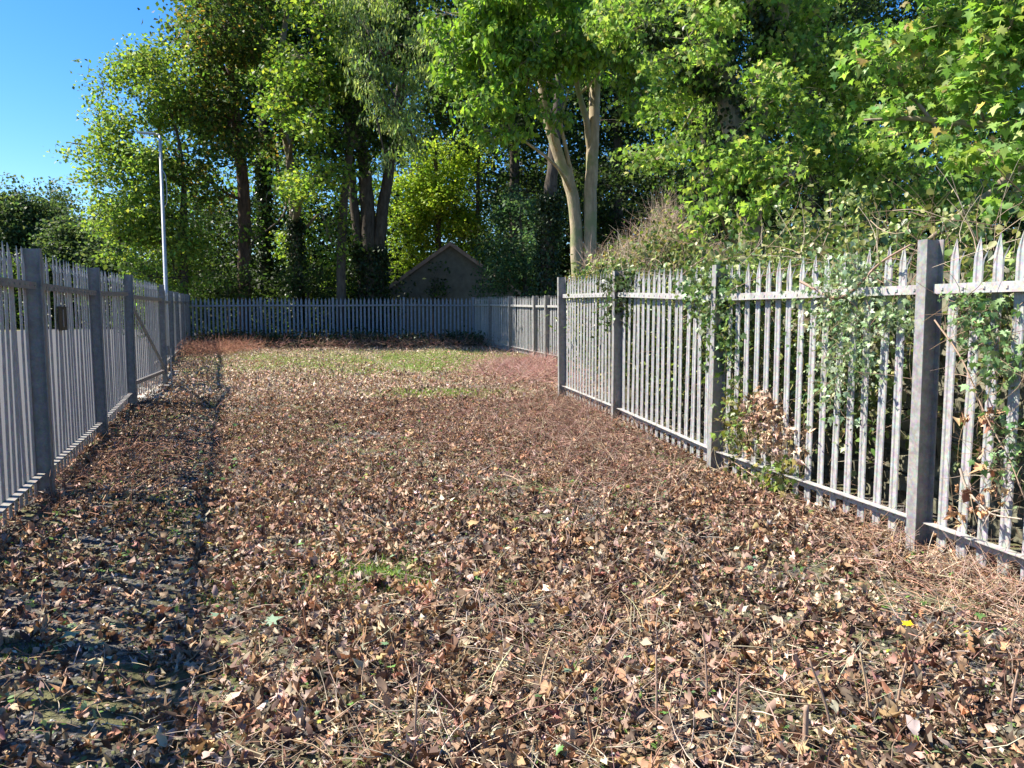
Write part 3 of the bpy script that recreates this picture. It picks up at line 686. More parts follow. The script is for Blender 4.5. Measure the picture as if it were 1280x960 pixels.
# pale forked ash by the far right fence
tree('pale forked ash tree, two sunlit stems rising behind the right fence', 'tree', 'tree',
     [(stem([(728, 345), (718, 260), (700, 200), (683, 140), (672, 70), (650, -20)], 21), [.20, .165, .15, .135, .10, .05]),
      (stem([(733, 345), (738, 260), (741, 180), (746, 80), (752, -60)], 21), [.20, .17, .155, .13, .08]),
      ([P(716, 225, 21), P(706, 180, 21), P(702, 150, 20.9), P(712, 110, 20.9)], [.06, .05, .035, .02]),
      ([P(738, 190, 21), P(733, 150, 20.9), P(722, 110, 20.8), P(715, 50, 20.8)], [.1, .085, .07, .04])],
     [Bl(620, 60, 19, 48, 50, 1.2), Bl(570, 70, 19, 32, 34, .9), Bl(660, 100, 19, 42, 36, 1), Bl(700, 40, 19, 60, 50, 1.4), Bl(600, 130, 19, 36, 22, .7), Bl(600, 165, 19, 18, 20, .5), Bl(640, 165, 19, 26, 22, .6),
      Bl(760, 60, 19, 50, 50, 1.3), Bl(600, 10, 19, 60, 40, 1.3), Bl(800, 110, 19, 36, 30, .9), Bl(700, -40, 19, 110, 50, 1.8), Bl(690, 145, 19, 24, 18, .5)],
     50, 22, .18, .14, T_OVAL, [(.14, .24, .03), (.10, .19, .03), (.19, .28, .04), (.10, .16, .05)], None, M_BARKPALE, droop=-.8, tilt=.5, hang=.6, limb_r=.02)

# large sycamore behind the near right fence
SY = [(.17, .26, .045), (.12, .20, .04), (.24, .33, .07), (.30, .29, .11), (.08, .14, .03)]
tree('large spreading sycamore behind the right fence with ivy on its leaning limbs', 'tree', 'tree',
     [(stem([(945, 330), (935, 255), (915, 160), (905, 100), (880, 30), (860, -60)], 13.5), [.22, .2, .19, .17, .13, .07]),
      ([P(935, 255, 13.5), P(950, 150, 13.6), P(965, 60, 13.7), P(985, -40, 13.8)], [.16, .17, .2, .14]),
      ([P(905, 110, 13.5), P(870, 95, 13.3), P(845, 60, 13.1), P(810, 45, 12.9)], [.1, .085, .06, .03]),
      ([P(960, 80, 13.7), P(965, 40, 13.3), P(940, 10, 13), P(935, -30, 12.8)], [.1, .07, .06, .05]),
      ([P(935, 260, 13.5), P(925, 230, 13.2), P(915, 205, 13), P(900, 190, 12.8)], [.09, .07, .05, .02])],
     [Bl(860, 60, 12.8, 60, 50, .9), Bl(930, 190, 12, 60, 40, .7), Bl(880, 220, 12.2, 40, 30, .6), Bl(980, 120, 12, 60, 36, .8), Bl(840, 180, 12.5, 16, 10, .3), Bl(1040, 180, 12, 60, 50, .9), Bl(790, 20, 13, 50, 40, .9),
      Bl(1040, 60, 13, 70, 60, 1.2), Bl(1120, 100, 13, 60, 70, 1.2), Bl(900, 0, 13.5, 60, 40, 1), Bl(990, 220, 11.5, 60, 34, .7), Bl(900, 270, 12, 46, 22, .5), Bl(1100, 200, 12, 50, 50, 1), Bl(1190, 80, 14, 60, 80, 1.3), Bl(1200, 220, 13, 60, 50, 1),
      Bl(870, 130, 14.5, 50, 30, .8), Bl(820, 200, 15, 30, 30, .8), Bl(1000, -60, 13, 160, 50, 1.8)],
     100, 16, .17, .108, T_SYC, SY, [3, 3, 2, .8, 1.5], M_BARKSYC, droop=-.9, tilt=.7, hang=.3, ivy=(5200, 2.2, 6.5, .085), limb_r=.015)
# near sycamore whose boughs reach in from the right
tree('near sycamore just outside the frame reaching leafy boughs over the right fence', 'tree', 'tree',
     [(stem([(1480, 560), (1470, 300), (1450, 60), (1400, -150)], 6.5), [.2, .17, .14, .08]),
      ([P(1455, 230, 6.5), P(1300, 200, 6.6), P(1240, 240, 6.7), P(1200, 270, 6.8), P(1150, 308, 6.9)], [.05, .04, .032, .028, .018]),
      ([P(1465, 170, 6.5), P(1330, 160, 7), P(1215, 155, 7.4), P(1140, 148, 7.6), P(1080, 150, 7.8)], [.06, .045, .034, .024, .01]),
      ([P(1455, 80, 6.5), P(1340, 20, 7), P(1230, 28, 7.5), P(1150, 50, 7.8), P(1080, 62, 8)], [.05, .04, .03, .018, .008])],
     [Bl(1250, 60, 6.9, 50, 50, .35), Bl(1225, 120, 7, 46, 26, .3), Bl(1260, 185, 6.6, 40, 40, .3), Bl(1190, 175, 7.2, 36, 22, .25), Bl(1265, 240, 6.5, 26, 24, .22), Bl(1180, 30, 7.5, 60, 30, .4), Bl(1110, 140, 7.8, 34, 18, .25),
      Bl(1300, 20, 6.8, 60, 60, .5), Bl(1320, 130, 6.6, 50, 70, .4), Bl(1225, 205, 6.9, 30, 16, .2), Bl(1240, -50, 7.2, 110, 50, .6), Bl(1090, 60, 8, 36, 20, .3)],
     680, 8, .10, .112, T_SYC, [(.13, .23, .04), (.18, .28, .06), (.11, .19, .05), (.26, .3, .1), (.28, .22, .1), (.24, .32, .15)], [3, 2, 2, .8, .4, .6], M_BARKSYC, droop=-.7, tilt=.45, hang=.2, limb_r=.006)
# trees behind, dark
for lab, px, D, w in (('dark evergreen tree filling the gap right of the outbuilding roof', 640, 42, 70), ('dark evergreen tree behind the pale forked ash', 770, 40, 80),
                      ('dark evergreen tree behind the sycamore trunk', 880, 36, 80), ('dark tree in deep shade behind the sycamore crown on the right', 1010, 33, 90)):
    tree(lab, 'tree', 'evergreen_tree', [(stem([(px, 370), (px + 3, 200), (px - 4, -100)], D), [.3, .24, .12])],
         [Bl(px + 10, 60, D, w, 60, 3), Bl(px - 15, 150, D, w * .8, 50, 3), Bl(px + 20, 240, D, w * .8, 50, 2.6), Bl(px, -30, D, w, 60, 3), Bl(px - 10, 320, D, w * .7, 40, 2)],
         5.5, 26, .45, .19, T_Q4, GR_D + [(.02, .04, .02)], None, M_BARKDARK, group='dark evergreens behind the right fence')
# far left trees
for lab, px, py, D, w, h in (('far hedge tree at the left edge of the frame', 20, 290, 70, 60, 55), ('far round tree beyond the left fence next to the tall group', 115, 305, 66, 60, 50), ('far bushy tree between the two others over the left fence', 68, 285, 74, 50, 45)):
    tree(lab, 'tree', 'tree', [(stem([(px, 380), (px, 320), (px + 2, 280)], D), [.3, .2, .08])],
         [Bl(px, py, D, w, h, 4), Bl(px - 25, py + 30, D, w * .8, h * .7, 3.5), Bl(px + 25, py + 35, D, w * .8, h * .7, 3.5), Bl(px + 5, py - 30, D, w * .5, h * .4, 2)],
    3.4, 30, .7, .3, T_Q4, [(.045, .075, .03), (.035, .06, .025), (.08, .11, .04)], None, M_BARKDARK)
# lower shrubs behind the back fence; shaded ones have shade in their leaf colour
for lab, px, py, D, w, h, cols in (('shaded green shrub behind the back fence under the reddish trunk', 285, 345, 33, 50, 26, GR_D), ('ivy-dark shrub behind the back fence left of the lamp', 245, 340, 34, 30, 40, GR_D),
                             ('shaded green shrub behind the back fence under the leaning tree', 385, 345, 33, 46, 36, GR_D), ('bright lime shrub behind the back fence by the three black stems', 425, 350, 36, 30, 24, [(.18, .26, .04), (.12, .2, .03)]),
                             ('low dark shrub against the gable of the outbuilding', 542, 350, 36, 9, 24, GR_D)):
    tree(lab, 'shrub', 'shrub', [(stem([(px, 385), (px, py + 10)], D), [.06, .03])], [Bl(px, py, D, w, h, 1.2), Bl(px + w * .5, py + h * .4, D, w * .5, h * .5, 1)],
         11, 26, .3, .14, T_Q4, cols, None, M_BARKDARK)
# distant woodland mass
g = G()
def wood(px0, px1, py0, py1, D0, D1, n, size, cols, per=24):
    c = np.array([P(rng.uniform(px0, px1), rng.uniform(py0, py1), rng.uniform(D0, D1)) for _ in range(n)]); k = np.repeat(np.arange(n), per)
    pos = c[k] + rng.normal(size=(n * per, 3)) * [.8, .8, .45]; pos[:, 2] = np.maximum(pos[:, 2], .3)
    leaves(g, pos, size * rng.uniform(.6, 1.3, n * per), T_Q4, palette(n * per, cols, None, .2) * (1 + rng.normal(0, .2, n))[k][:, None], .6, -.4)
wood(480, 1500, -120, 400, 52, 62, 9000, .34, GR_D + GR_M[:2])
wood(170, 1200, 330, 412, 48, 60, 1500, .3, GR_M)
wood(200, 480, 200, 345, 46, 56, 420, .28, GR_M)
wood(230, 480, -100, 190, 39, 42, 1300, .28, GR_D + GR_M)
wood(-900, 1700, 325, 412, 62, 75, 4600, .42, GR_D + GR_M, 26)
wood(180, 480, 250, 410, 38, 46, 850, .22, GR_D, 30)  # dark greens put the shade behind the fence into the leaf colour
wood(180, 480, 350, 412, 34, 37, 260, .2, GR_D, 34)
wood(640, 1300, 200, 382, 44, 50, 1600, .3, GR_D, 26)
tag(g.build('woodland', M_LEAF), 'mass of distant woodland foliage filling the gaps behind the tall trees', 'woodland', kind='stuff')

# ------------------------------------------------------------------ hedge of brambles, ivy and dry twigs behind the right fence
def hedge():
    # ivy and bramble leaves
    g = G(); gt = G(); 
    def fp(s, off, z): p = right_fence_pt(s, off); return np.stack([*p, z]) if False else np.array([p[0], p[1], z])
    a = np.array(RP[0]); d = np.array(RP[-1]) - a; d /= np.linalg.norm(d); n = np.array([d[1], -d[0]])
    N = 1150; s = rng.uniform(1.0, 11.5, N); off = rng.uniform(.22, 2.0, N)
    top = 1.9 + .35 * off + .25 * np.sin(s * 1.3) + .18 * np.sin(s * 3.1 + 1); z = rng.uniform(.15, 1, N) ** .7 * top
    near = (s < 3.6) & (off < .95) ; keep = ~near | (z > 1.75) & (rng.random(N) < .7) | (off > .5) & (s > 2.4) & (rng.random(N) < .5)
    s, off, z = s[keep], off[keep], z[keep]; C = np.stack([a[0] + d[0] * s + n[0] * off, a[1] + d[1] * s + n[1] * off, z], 1)
    per = 44; k = np.repeat(np.arange(len(C)), per); M = len(k)
    pos = C[k] + rng.normal(size=(M, 3)) * .11; 
    o2 = (pos[:, 0] - a[0]) * n[0] + (pos[:, 1] - a[1]) * n[1]; push = np.clip(.10 - o2, 0, 1); pos[:, 0] += n[0] * push; pos[:, 1] += n[1] * push
    cl = palette(M, [(.17, .23, .06), (.10, .17, .05), (.24, .28, .08), (.30, .30, .13), (.07, .12, .05)], None, .2) * (1 + rng.normal(0, .2, len(C)))[k][:, None]
    leaves(g, pos, .06 * rng.uniform(.6, 1.4, M), T_Q6, np.clip(cl, .01, .9), .7, -.6)
    rt = thing('hedge', 'tangled green hedge of ivy and bramble rising behind the near right fence', 'hedge', (a[0] + n[0] + d[0] * 5, a[1] + n[1] + d[1] * 5, 0))
    g.build('foliage', M_IVY, rt)
    N = 2600; s = rng.uniform(.3, 11.8, N); off = rng.uniform(.15, 2.2, N); z = rng.uniform(0, 2.3, N)
    p = np.stack([a[0] + d[0] * s + n[0] * off, a[1] + d[1] * s + n[1] * off, z], 1)
    twigs(gt, p, rng.normal(size=(N, 3)) + [0, 0, .8], rng.uniform(.2, .7, N), rng.uniform(.0015, .005, N), .4, 4, palette(N, [(.3, .22, .15), (.2, .13, .09), (.4, .33, .24)]))
    gt.build('stems', M_TWIG, rt)
    # hedge bank with dry twigs further back, between near fence end and the forked ash
    rt = thing('dry_hedge', 'brown twiggy hedge of dead bramble stems behind the middle of the right fence', 'hedge', (3.6, 15, .2))
    gt = G(); N = 9000
    t = rng.random(N); px = rng.uniform(735, 935, N); D = rng.uniform(12.5, 18, N); hp = 290 + 24 * np.sin(px / 23.) + 12 * np.sin(px / 9.) + (px < 800) * 10 + (px > 860) * 12
    py = hp + rng.uniform(0, 1, N) ** .8 * 115
    p = np.array([P(x, y, q) for x, y, q in zip(px, py, D)])
    twigs(gt, p, rng.normal(size=(N, 3)) * [.6, .6, .4] + [0, 0, .9], rng.uniform(.2, .6, N), rng.uniform(.002, .005, N), .5, 3, palette(N, [(.5, .38, .28), (.36, .26, .19), (.6, .5, .37), (.42, .28, .22)]))
    gt.build('stems', M_TWIG, rt)
    g = G(); M = 30000; c = rng.integers(N, size=700); k = np.repeat(c, 43)[:M]; M = len(k)
    pos = p[k] + rng.normal(size=(M, 3)) * [.22, .22, .16] - [0, 0, .12]
    leaves(g, pos, .065 * rng.uniform(.6, 1.3, M), T_Q6, palette(M, [(.16, .2, .05), (.10, .15, .03), (.3, .24, .12), (.08, .11, .04)], None, .2), .7, -.5)
    g.build('foliage', M_LEAF, rt)
    rt = thing('bramble_bank', 'dark leafy bank filling the ground behind the middle right fence', 'hedge', (3.2, 15, .2))
    g = G(); M = 60000; c = np.stack([rng.uniform(2.2, 7, 1500), rng.uniform(12.8, 24, 1500), rng.uniform(0, 1, 1500) * 2.4], 1); c[:, 0] += np.clip(17 - c[:, 1], -9, 3) * .28 * 0 + np.where(c[:, 1] > 17.5, -.6, .2)
    k = rng.integers(len(c), size=M); pos = c[k] + rng.normal(size=(M, 3)) * .25; pos[:, 2] = np.abs(pos[:, 2])
    fx = 1.0 + (22 - pos[:, 1]) * (2.56 - 1.0) / (22 - 16.5) + .15; pos[:, 0] = np.maximum(pos[:, 0], np.where(pos[:, 1] > 16.5, fx, 2.1))
    leaves(g, pos, .1 * rng.uniform(.6, 1.3, M), T_Q6, palette(M, GR_D + [(.12, .15, .04)], None, .2), .7, -.5); g.build('foliage', M_IVY, rt)
hedge()

# ------------------------------------------------------------------ ivy on the right fence and hanging dry clump
IV = [(.11, .19, .06), (.16, .26, .09), (.24, .34, .14), (.07, .13, .05)]
def ivy_patch(label, spots, n, size=.05, cols=IV, name='ivy', dead=False, stems=24):
    pts = []
    for (px, py, w, h, wt) in spots:
        m = int(n * wt)
        cx = px + rng.normal(0, 1, m) * w * .5; cy = py + rng.normal(0, 1, m) * h * .5
        pts += [on_plane(x, y, RP[0], RP[-1]) for x, y in zip(cx, cy)]
    pts = np.array(pts); N = len(pts); a = np.array(RP[0]); d = np.array(RP[-1]) - a; d /= np.linalg.norm(d); nn = np.array([d[1], -d[0], 0])
    pts = pts + nn * rng.normal(-.05, .07, N)[:, None]; pts[:, 2] = np.maximum(pts[:, 2], gz(pts[:, 0], pts[:, 1]) + .02)
    rt = thing(name, label, 'climbing plant', (*pts.mean(0)[:2], float(gz(*pts.mean(0)[:2]))))
    g = G(); leaves(g, pts, size * rng.uniform(.5, 1.4, N), T_DRY if dead else T_SYC, palette(N, cols, None, .2), .6, -.9); g.build('leaves', M_DRY if dead else M_IVY, rt)
    gs = G(); k = rng.choice(N, min(N, stems * 6)); twigs(gs, pts[k] + nn * .02, rng.normal(size=(len(k), 3)) * [.6, .6, .9] - [0, 0, .3], rng.uniform(.08, .3, len(k)), .0026, .7, 4, palette(len(k), [(.3, .22, .14), (.2, .14, .09)]))
    gs.build('stems', M_TWIG, rt)
ivy_patch('tuft of dark ivy on top of the third post of the right fence', [(780, 352, 18, 14, .5), (779, 375, 14, 22, .35), (768, 395, 14, 20, .15)], 900, .06, GR_D + IV[:1])
ivy_patch('thick ivy hanging over the middle post of the right fence', [(905, 355, 34, 22, .35), (900, 385, 28, 30, .3), (912, 430, 18, 30, .2), (880, 365, 20, 20, .15)], 1900, .062, IV + [(.18, .24, .05)])
ivy_patch('pale green ivy veil on the pales left of the nearest post', [(1068, 350, 40, 34, .3), (1062, 400, 44, 44, .3), (1078, 450, 34, 50, .15), (1128, 395, 30, 30, .12), (1050, 480, 30, 60, .13)], 1900, .043, [(.24, .33, .17), (.32, .42, .24), (.15, .24, .10), (.4, .48, .3)])
ivy_patch('ivy sprays on the pales right of the nearest post', [(1235, 400, 30, 30, .3), (1260, 450, 26, 44, .35), (1225, 375, 22, 14, .15), (1268, 560, 14, 60, .2)], 560, .048, [(.16, .26, .10), (.24, .34, .16), (.10, .18, .06)])
ivy_patch('yellowing vine leaves tangled on the pales beside the middle post', [(935, 540, 22, 34, .35), (925, 500, 16, 40, .2), (985, 590, 26, 30, .25), (955, 600, 30, 24, .2)], 800, .06, [(.2, .26, .05), (.12, .19, .04), (.3, .26, .08), (.1, .15, .04)], name='vine')
ivy_patch('ball of dead tan leaves caught on the pales between the two near posts', [(965, 520, 24, 20, .45), (980, 550, 28, 28, .4), (955, 500, 14, 14, .15)], 380, .07, [(.5, .37, .26), (.4, .28, .19), (.58, .45, .34), (.3, .2, .13)], name='dead_leaf_clump', dead=True, stems=26)
ivy_patch('withered leaves and curling tendrils caught on the pales right of the nearest post', [(1235, 520, 12, 10, .3), (1245, 600, 22, 50, .4), (1225, 640, 30, 20, .3)], 46, .075, [(.45, .26, .14), (.3, .16, .1), (.5, .34, .2)], name='dead_vine', dead=True, stems=12)
# scrambling brown canes through fence (one thin cane each)
def cane(label, pxs, r, col=(.34, .24, .17), off=-.08):
    pts = [on_plane(x, y, RP[0], RP[-1]) for x, y in pxs]; n = np.array([-.97, -.24, 0]) * -off * -1
    pts = [p + np.array([-.97, -.24, 0]) * .07 for p in pts]
    sp = spline(pts, 6); g = G(); tube(g, sp, np.linspace(r, r * .5, len(sp)), 5, col)
    k = rng.integers(len(sp), size=14); twigs(g, sp[k], rng.normal(size=(14, 3)), rng.uniform(.08, .22, 14), r * .4, .4, 3, palette(14, [col]))
    o = g.build('cane', M_TWIG); tag(o, label, 'cane')
cane('brown cane sloping down through the pales right of the nearest post', [(1180, 400), (1215, 450), (1245, 520), (1275, 575), (1300, 640)], .006)
cane('grey arching cane near the foot of the fence right of the nearest post', [(1212, 585), (1222, 612), (1250, 640), (1290, 648)], .009, (.4, .33, .26))
cane('woody stem running along the fence top left of the nearest post', [(1010, 352), (1060, 372), (1110, 330), (1150, 306)], .012, (.3, .2, .15))
cane('thin dry stem leaning across the foot of the pales beside the middle post', [(900, 560), (960, 600), (1030, 640)], .006)

# ------------------------------------------------------------------ leaf litter, twigs and grass
def inside(x, y):
    left = x > (-1.62 - .365 * y) - .16
    xr = np.interp(y, [0, 2.25, 4.9, 7.45, 10.15, 12.85, 16.5, 22, 31], [3.8, 3.29, 2.65, 1.99, 1.39, .845, 2.4, .95, -1.6])
    return left & (x < xr + .35) & (y < 29.9)
def scatter(n, y0, y1, dfun=None, pw=1.0):
    out = []
    tot = 0
    while tot < n:
        m = n * 3; y = y0 + (y1 - y0) * rng.random(m) ** pw; x = rng.uniform(-13, 4.2, m)
        k = inside(x, y)
        if dfun is not None: k &= rng.random(m) < dfun(x, y)
        q = np.stack([x[k], y[k]], 1); out.append(q); tot += len(q)
    return np.concatenate(out)[:n]
def litter_d(x, y):
    v = .6 + .5 * wob(x, y, .9, 3) + .45 * wob(x, y * 1.5, 2.9, 5) + .35 * wob(x, y * 1.6, 6.1, 8)
    v = v * (1 - .42 * np.exp(-((x + 2.85 + .34 * (y - 5.5)) / .6) ** 2) * (y < 13)) * (1 - .7 * np.exp(-(track_d(x, y, SHADOW_BAND) / .15) ** 2) * (y > 4.6)) * (1 - .8 * np.exp(-(track_d(x, y, TRACK) / .22) ** 2))
    v = v * np.where((y > 18) & (y < 27) & (x > -8), .28, 1)
    return np.clip(v + .08, .04, 1)
BR = [(.31, .205, .14), (.18, .11, .072), (.44, .33, .235), (.085, .055, .04), (.35, .205, .115), (.55, .45, .35), (.33, .25, .19)]
def lit(n, y0, y1, size, tm, cols, wts=None, zr=.03, dfun=litter_d, pw=1., tilt=.55):
    q = scatter(n, y0, y1, dfun, pw); z = gz(q[:, 0], q[:, 1]) + rng.random(n) ** 1.4 * zr * (.4 + 1.3 * np.clip(litter_d(q[:, 0], q[:, 1]), 0, 1)) + .008
    return np.column_stack([q, z]), size * np.clip(np.exp(rng.normal(0, .32, n)), .4, 1.7), palette(n, cols, wts, .22), tilt
g = G()
for n, y0, y1, size, tm, zr in ((14000, 1.6, 6.5, .056, T_DRY, .05), (15000, 1.6, 6.5, .038, T_DRYOV, .04), (32000, 6.5, 13, .048, T_DRY, .045), (22000, 13, 22, .05, T_DRYOV, .03), (9000, 22, 29.8, .05, T_DRYOV, .03)):
    pos, sz, cl, ti = lit(n, y0, y1, size, tm, BR, [3.2, 3, 1.2, 2.4, 3, .35, 1.8] if y0 < 12 else [2, 1, 3, .5, 2, 2, 3], zr)
    leaves(g, pos, sz, tm, cl, .55, .05)
tag(g.build('leaf_litter', M_DRY), 'carpet of curled brown dead leaves over the ground', 'leaf litter', kind='stuff')
# small crumbs of litter
g = G()
pos, sz, cl, ti = lit(60000, 1.6, 14, .022, T_Q4, BR + [(.10, .13, .04), (.06, .05, .045)], None, .02, lambda x, y: np.clip(litter_d(x, y) + .35, 0, 1), 1.3)
leaves(g, pos, sz, T_Q4, cl, .6, 0)
pos, sz, cl, ti = lit(42000, 13, 29.5, .04, T_Q4, [(.46, .31, .23), (.38, .24, .19), (.52, .42, .31), (.34, .29, .16)], None, .03, None)
leaves(g, pos, sz, T_Q4, cl, .6, 0)
tag(g.build('leaf_crumbs', M_DRY), 'fine crumbled leaf bits between the larger leaves', 'leaf litter', kind='stuff')
# green and yellow leaves among them
g = G(); pos, sz, cl, ti = lit(1500, 1.8, 13, .038, T_SYC, [(.10, .19, .05), (.14, .24, .06), (.16, .24, .14), (.35, .33, .05)], [3, 3, 2, .6], .06, None, 1.3)
leaves(g, pos, sz, T_SYC, cl, .4, 0); tag(g.build('green_fallen_leaves', M_IVY), 'scattered small green leaves and weeds among the brown litter', 'leaves', kind='stuff')
# straw and dead stems
g = G()
def straw(n, x0, x1, y0, y1, L, r, cols, flat=.25, dens=None, bend=.25, zr=.06):
    q = np.stack([rng.normal((x0 + x1) / 2, (x1 - x0) / 3.2, n), rng.normal((y0 + y1) / 2, (y1 - y0) / 3.2, n)], 1); q = q[inside(q[:, 0], q[:, 1])]; n = len(q)
    z = gz(q[:, 0], q[:, 1]) + rng.random(n) * zr + .01; dr = rng.normal(size=(n, 3)); dr[:, 2] = np.abs(rng.normal(0, flat, n))
    twigs(g, np.column_stack([q, z]), dr, L * rng.uniform(.4, 1.4, n), r * rng.uniform(.6, 1.4, n), bend, 3, palette(n, cols, None, .2))
STR = [(.42, .32, .22), (.34, .24, .16), (.5, .42, .32), (.26, .16, .11)]
straw(1100, -.7, 1.2, 2.2, 4.2, .20, .0026, STR, .3, bend=.5)
straw(400, -.4, 2.6, 2.4, 5.2, .18, .0022, STR, .3, bend=.6)
straw(500, -2, 2, 4.5, 8, .15, .0022, STR, .2, bend=.6)
straw(700, -3, 1, 1.8, 4, .14, .002, STR, .25)
def fibres(n, y0, y1, L, r_, cols):
    q = scatter(n, y0, y1, litter_d, 1.2); z = gz(q[:, 0], q[:, 1]) + rng.random(n) * .05 + .01
    dr = rng.normal(size=(n, 3)); dr[:, 2] *= .3; twigs(g, np.column_stack([q, z]), dr, L * rng.uniform(.3, 1.6, n), r_ * rng.uniform(.5, 1.8, n), .5, 2, palette(n, cols, None, .2))
fibres(9000, 1.8, 8, .07, .0016, STR + [(.12, .08, .06)])
fibres(9000, 7, 16, .09, .0022, STR + [(.12, .08, .06), (.3, .15, .12)])
tag(g.build('dead_straw', M_TWIG), 'dry pale straw and fallen stems lying on the leaves', 'straw', kind='stuff')
g = G()
RED = [(.24, .12, .09), (.33, .19, .14), (.18, .085, .065), (.38, .26, .2)]
straw(3000, .1, 1.7, 6.4, 12.5, .26, .0032, RED + [(.2, .14, .1), (.45, .33, .24), (.12, .07, .05)], .35, zr=.12, bend=.7)
straw(5000, -.6, 2.0, 15.5, 21, .35, .004, [(.42, .24, .2), (.34, .17, .14), (.5, .34, .28)], .4, zr=.16, bend=.5)
straw(2500, -10.5, 0, 27.3, 29.6, .4, .006, RED + [(.08, .09, .04)], .5, zr=.25, bend=.5)
straw(2500, -11, -9, 23, 28.5, .35, .005, [(.4, .2, .12), (.3, .15, .1)], .5, zr=.25, bend=.5)
straw(2500, 2.2, 3.2, 2.6, 6.2, .2, .0025, [(.4, .27, .18), (.3, .17, .12), (.5, .38, .28)], .35, zr=.08, bend=.5)
straw(1500, -5.2, -3.2, 4.6, 9.5, .22, .003, [(.36, .2, .13), (.28, .15, .1)], .35, zr=.06, bend=.5)
straw(4500, -2, 1.4, 8, 15, .2, .0028, RED, .25, zr=.05, bend=.4)
tag(g.build('dead_brambles', M_TWIG), 'tangles of reddish dead bramble stems on the ground by the fences', 'brambles', kind='stuff')
# dark bramble leaves at the foot of the back fence
g = G(); c = np.stack([rng.uniform(-12, -1, 160), rng.uniform(28.6, 29.8, 160), rng.random(160) * .45 + .35], 1); k = rng.integers(160, size=9000)
pos = c[k] + rng.normal(size=(9000, 3)) * [.25, .12, .12]; leaves(g, pos, .09, T_Q6, palette(9000, GR_D + [(.1, .07, .04)], None, .2), .7, -.3)
tag(g.build('fence_foot_brambles', M_IVY), 'low dark bramble leaves at the foot of the back fence', 'brambles', kind='stuff')
# grass
g = G()
def grass(n, fun, h, cols, y0=2, y1=29.5, w=.004):
    q = scatter(n, y0, y1, fun); z = gz(q[:, 0], q[:, 1]); dr = rng.normal(0, .45, (n, 3)); dr[:, 2] = 1; dr /= np.linalg.norm(dr, axis=1)[:, None]
    L = h * rng.uniform(.4, 1.3, n); s = rng.normal(size=(n, 3)); s[:, 2] = 0; s /= np.linalg.norm(s, axis=1)[:, None]
    p = np.column_stack([q, z]); W = (w * rng.uniform(.6, 1.5, n))[:, None]
    bend_ = rng.normal(0, .3, (n, 3)); bend_[:, 2] = -.1
    V = np.stack([p - s * W, p + s * W, p + dr * (L * .55)[:, None] + s * W * .7, p + dr * L[:, None] + bend_ * (L * .5)[:, None], p + dr * (L * .55)[:, None] - s * W * .7], 1)
    f = np.arange(n * 5).reshape(n, 5); g.add(V.reshape(-1, 3), f, palette(n, cols, None, .2))
LG = [(.24, .37, .09), (.32, .42, .14), (.17, .28, .06), (.42, .42, .22)]
def far_lawn(x, y): return (1 - np.exp(-(track_d(x, y, TRACK) / .2) ** 2)) * np.clip(np.exp(-((y - 22.5) / 3.2) ** 2) * (.35 + .6 * wob(x, y, .8, 2)) * np.where(x > -4.2, 1.2, .6), 0, 1)
def patch(cx, cy, rx, ry): return lambda x, y: np.exp(-((x - cx) / rx) ** 2 - ((y - cy) / ry) ** 2)
grass(24000, far_lawn, .06, LG, 16, 28, .006)
grass(26000, lambda x, y: (1 - np.exp(-(track_d(x, y, TRACK) / .2) ** 2)) * np.clip(1.2 * patch(-1.8, 21.5, 3.2, 3.0)(x, y) * (.55 + .5 * wob(x, y, 1.1, 5)), 0, 1), .06, LG, 16, 27, .006)
grass(6000, patch(-1.3, 13.9, .75, .55), .07, [(.16, .3, .04), (.24, .36, .06)], 12, 16, .005)
grass(2500, patch(-.8, 4.4, .3, .25), .05, LG[:3], 2, 7, .0025)
def moss(x, y): return np.clip(.9 * wob(x, y, 1.5, 7) - .25, 0, 1)
grass(26000, moss, .028, [(.12, .2, .05), (.2, .26, .08), (.09, .15, .05)], 2, 12, .0025)
grass(12000, lambda x, y: np.exp(-((track_d(x, y, SHADOW_BAND) - .3) / .5) ** 2) * moss(x, y) ** .5, .025, [(.2, .22, .08), (.14, .17, .06)], 2, 14, .003)
tag(g.build('grass', M_GRASS), 'short patchy grass and moss showing through the litter', 'grass', kind='stuff')
# small weeds and seedlings pushing through the litter
g = G(); q = scatter(330, 1.9, 12, lambda x, y: np.clip(.55 + .6 * wob(x, y, 1.3, 11), .05, 1), 1.2); k = np.repeat(np.arange(len(q)), 11)
pos = np.column_stack([q[k] + rng.normal(0, .045, (len(k), 2)), np.zeros(len(k))]); pos[:, 2] = gz(pos[:, 0], pos[:, 1]) + rng.uniform(.02, .06, len(k))
leaves(g, pos, .022 * rng.uniform(.5, 1.6, len(k)), T_OVAL, palette(len(k), [(.12, .22, .05), (.18, .3, .07), (.09, .16, .06), (.2, .28, .14)], None, .2), .5, .2)
tag(g.build('weeds', M_GRASS), 'tiny green weeds and seedlings among the brown leaves', 'weeds', kind='stuff')
# pebbles
g = G(); ico = bmesh.new(); bmesh.ops.create_icosphere(ico, subdivisions=1, radius=.5); ico.verts.index_update()
iv = np.array([v.co[:] for v in ico.verts]) * [1, .8, .5]; iff = np.array([[v.index for v in f_.verts] for f_ in ico.faces]); ico.free()
q = scatter(6500, 2, 15, lambda x, y: np.clip(np.exp(-((track_d(x, y, SHADOW_BAND)) / .7) ** 2) + .15 * (x > 1), 0, 1)); pos = np.column_stack([q, gz(q[:, 0], q[:, 1])])
leaves(g, pos, .022 * rng.uniform(.5, 1.7, len(q)), [(iv, iff)], palette(len(q), [(.2, .19, .18), (.32, .31, .3), (.12, .12, .12)], None, .2), .2, 0)
tag(g.build('gravel', M_TWIG), 'grey gravel stones showing along the bare rail shadow band', 'gravel', kind='stuff')

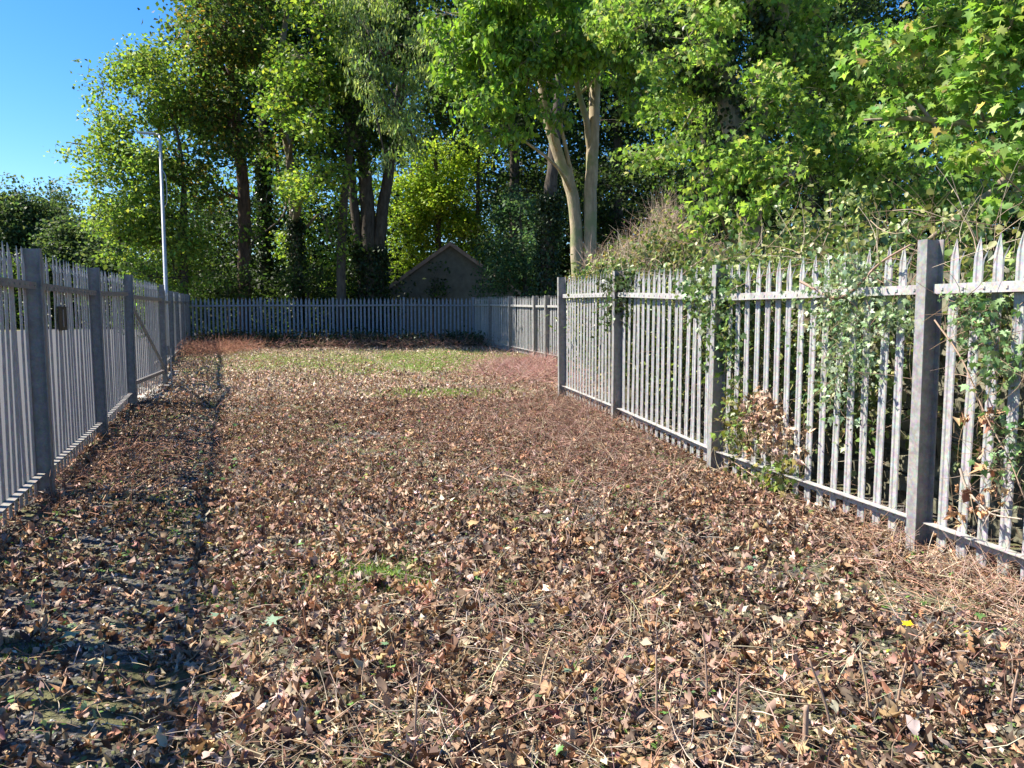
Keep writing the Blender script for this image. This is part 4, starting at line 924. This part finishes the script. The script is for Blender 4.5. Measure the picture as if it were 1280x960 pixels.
# single stems and leaves
def gpt(px, py):
    d = ray(px, py); t = CAMH / -d[2]
    for _ in range(6):
        p = np.array([0, 0, CAMH]) + d * t; t += (p[2] - float(gz(p[0], p[1]))) / -d[2]
    return p
for (px, py, h, lx, ly, lab) in ((517, 955, .34, .02, .03, 'tall reddish dead stem upright at the bottom centre'), (386, 812, .26, -.03, 0, 'short orange-brown dead stem left of centre'),
        (672, 872, .24, .06, .02, 'pale dead stalk leaning right near bottom centre'), (821, 905, .27, 0, .04, 'dark upright dead stem in the straw patch right of centre'),
        (885, 880, .3, -.02, .03, 'thin upright dead stem right of the straw patch'), (1006, 940, .17, 0, 0, 'thick snapped stalk stump at the lower right'),
        (1045, 935, .32, -.1, .02, 'long pinkish stalk leaning left at the lower right'), (1088, 905, .28, -.05, 0, 'pair-like thin stalk right of the long leaning one'),
        (1262, 900, .2, .02, 0, 'brown stalk near the right edge of the foreground'), (742, 948, .2, -.03, 0, 'short grey stalk at the very bottom centre'),
        (1120, 890, .2, .03, .0, 'bent tan stalk beside the pair-like thin stalk'), (920, 930, .25, .01, .02, 'slim brown stalk between the dark upright stem and the stump')):
    p = gpt(px, py); c = {'re': (.3, .13, .08), 'sh': (.36, .18, .1), 'pa': (.5, .36, .22)}.get(lab[:2], (.32, .22, .16))
    g = G(); sp = spline([p - [0, 0, .03], p + [lx * .4, ly * .4, h * .5], p + [lx * 1.0, ly, h]], 5); tube(g, sp, np.linspace(.006 if 'thick' not in lab else .011, .0035 if 'thick' not in lab else .009, len(sp)), 6, c)
    k = rng.integers(3, len(sp), size=5); twigs(g, sp[k], rng.normal(size=(5, 3)) + [0, 0, .5], .05, .0018, .3, 3, palette(5, [c]))
    tag(g.build('dead_weed', M_TWIG), lab, 'dead weed', 'dead weeds standing in the foreground')
for (px, py, s, c, lab) in ((1137, 793, .075, (.75, .55, .02), 'bright yellow fallen leaf at the lower right'), (259, 687, .065, (.72, .6, .05), 'bright yellow fallen leaf beside the rail shadow band on the left'),
        (276, 783, .1, (.2, .3, .2), 'pale green fallen leaf left of the orange-brown stem'), (336, 789, .1, (.24, .34, .22), 'upturned pale green leaf next to the orange-brown stem'),
        (95, 803, .1, (.22, .31, .18), 'pale green fallen leaf near the left edge'), (122, 842, .09, (.2, .29, .17), 'green fallen leaf below the one near the left edge'),
        (1195, 912, .1, (.28, .36, .26), 'silvery green leaf at the lower right corner'), (505, 545, .08, (.7, .6, .05), 'small yellow leaf far out in the middle of the yard')):
    p = gpt(px, py) + [0, 0, .05]; g = G(); leaves(g, p[None], np.array([s]), T_SYC[:1], np.array([c]), .15, .25); tag(g.build('fallen_leaf', M_IVY), lab, 'leaf')
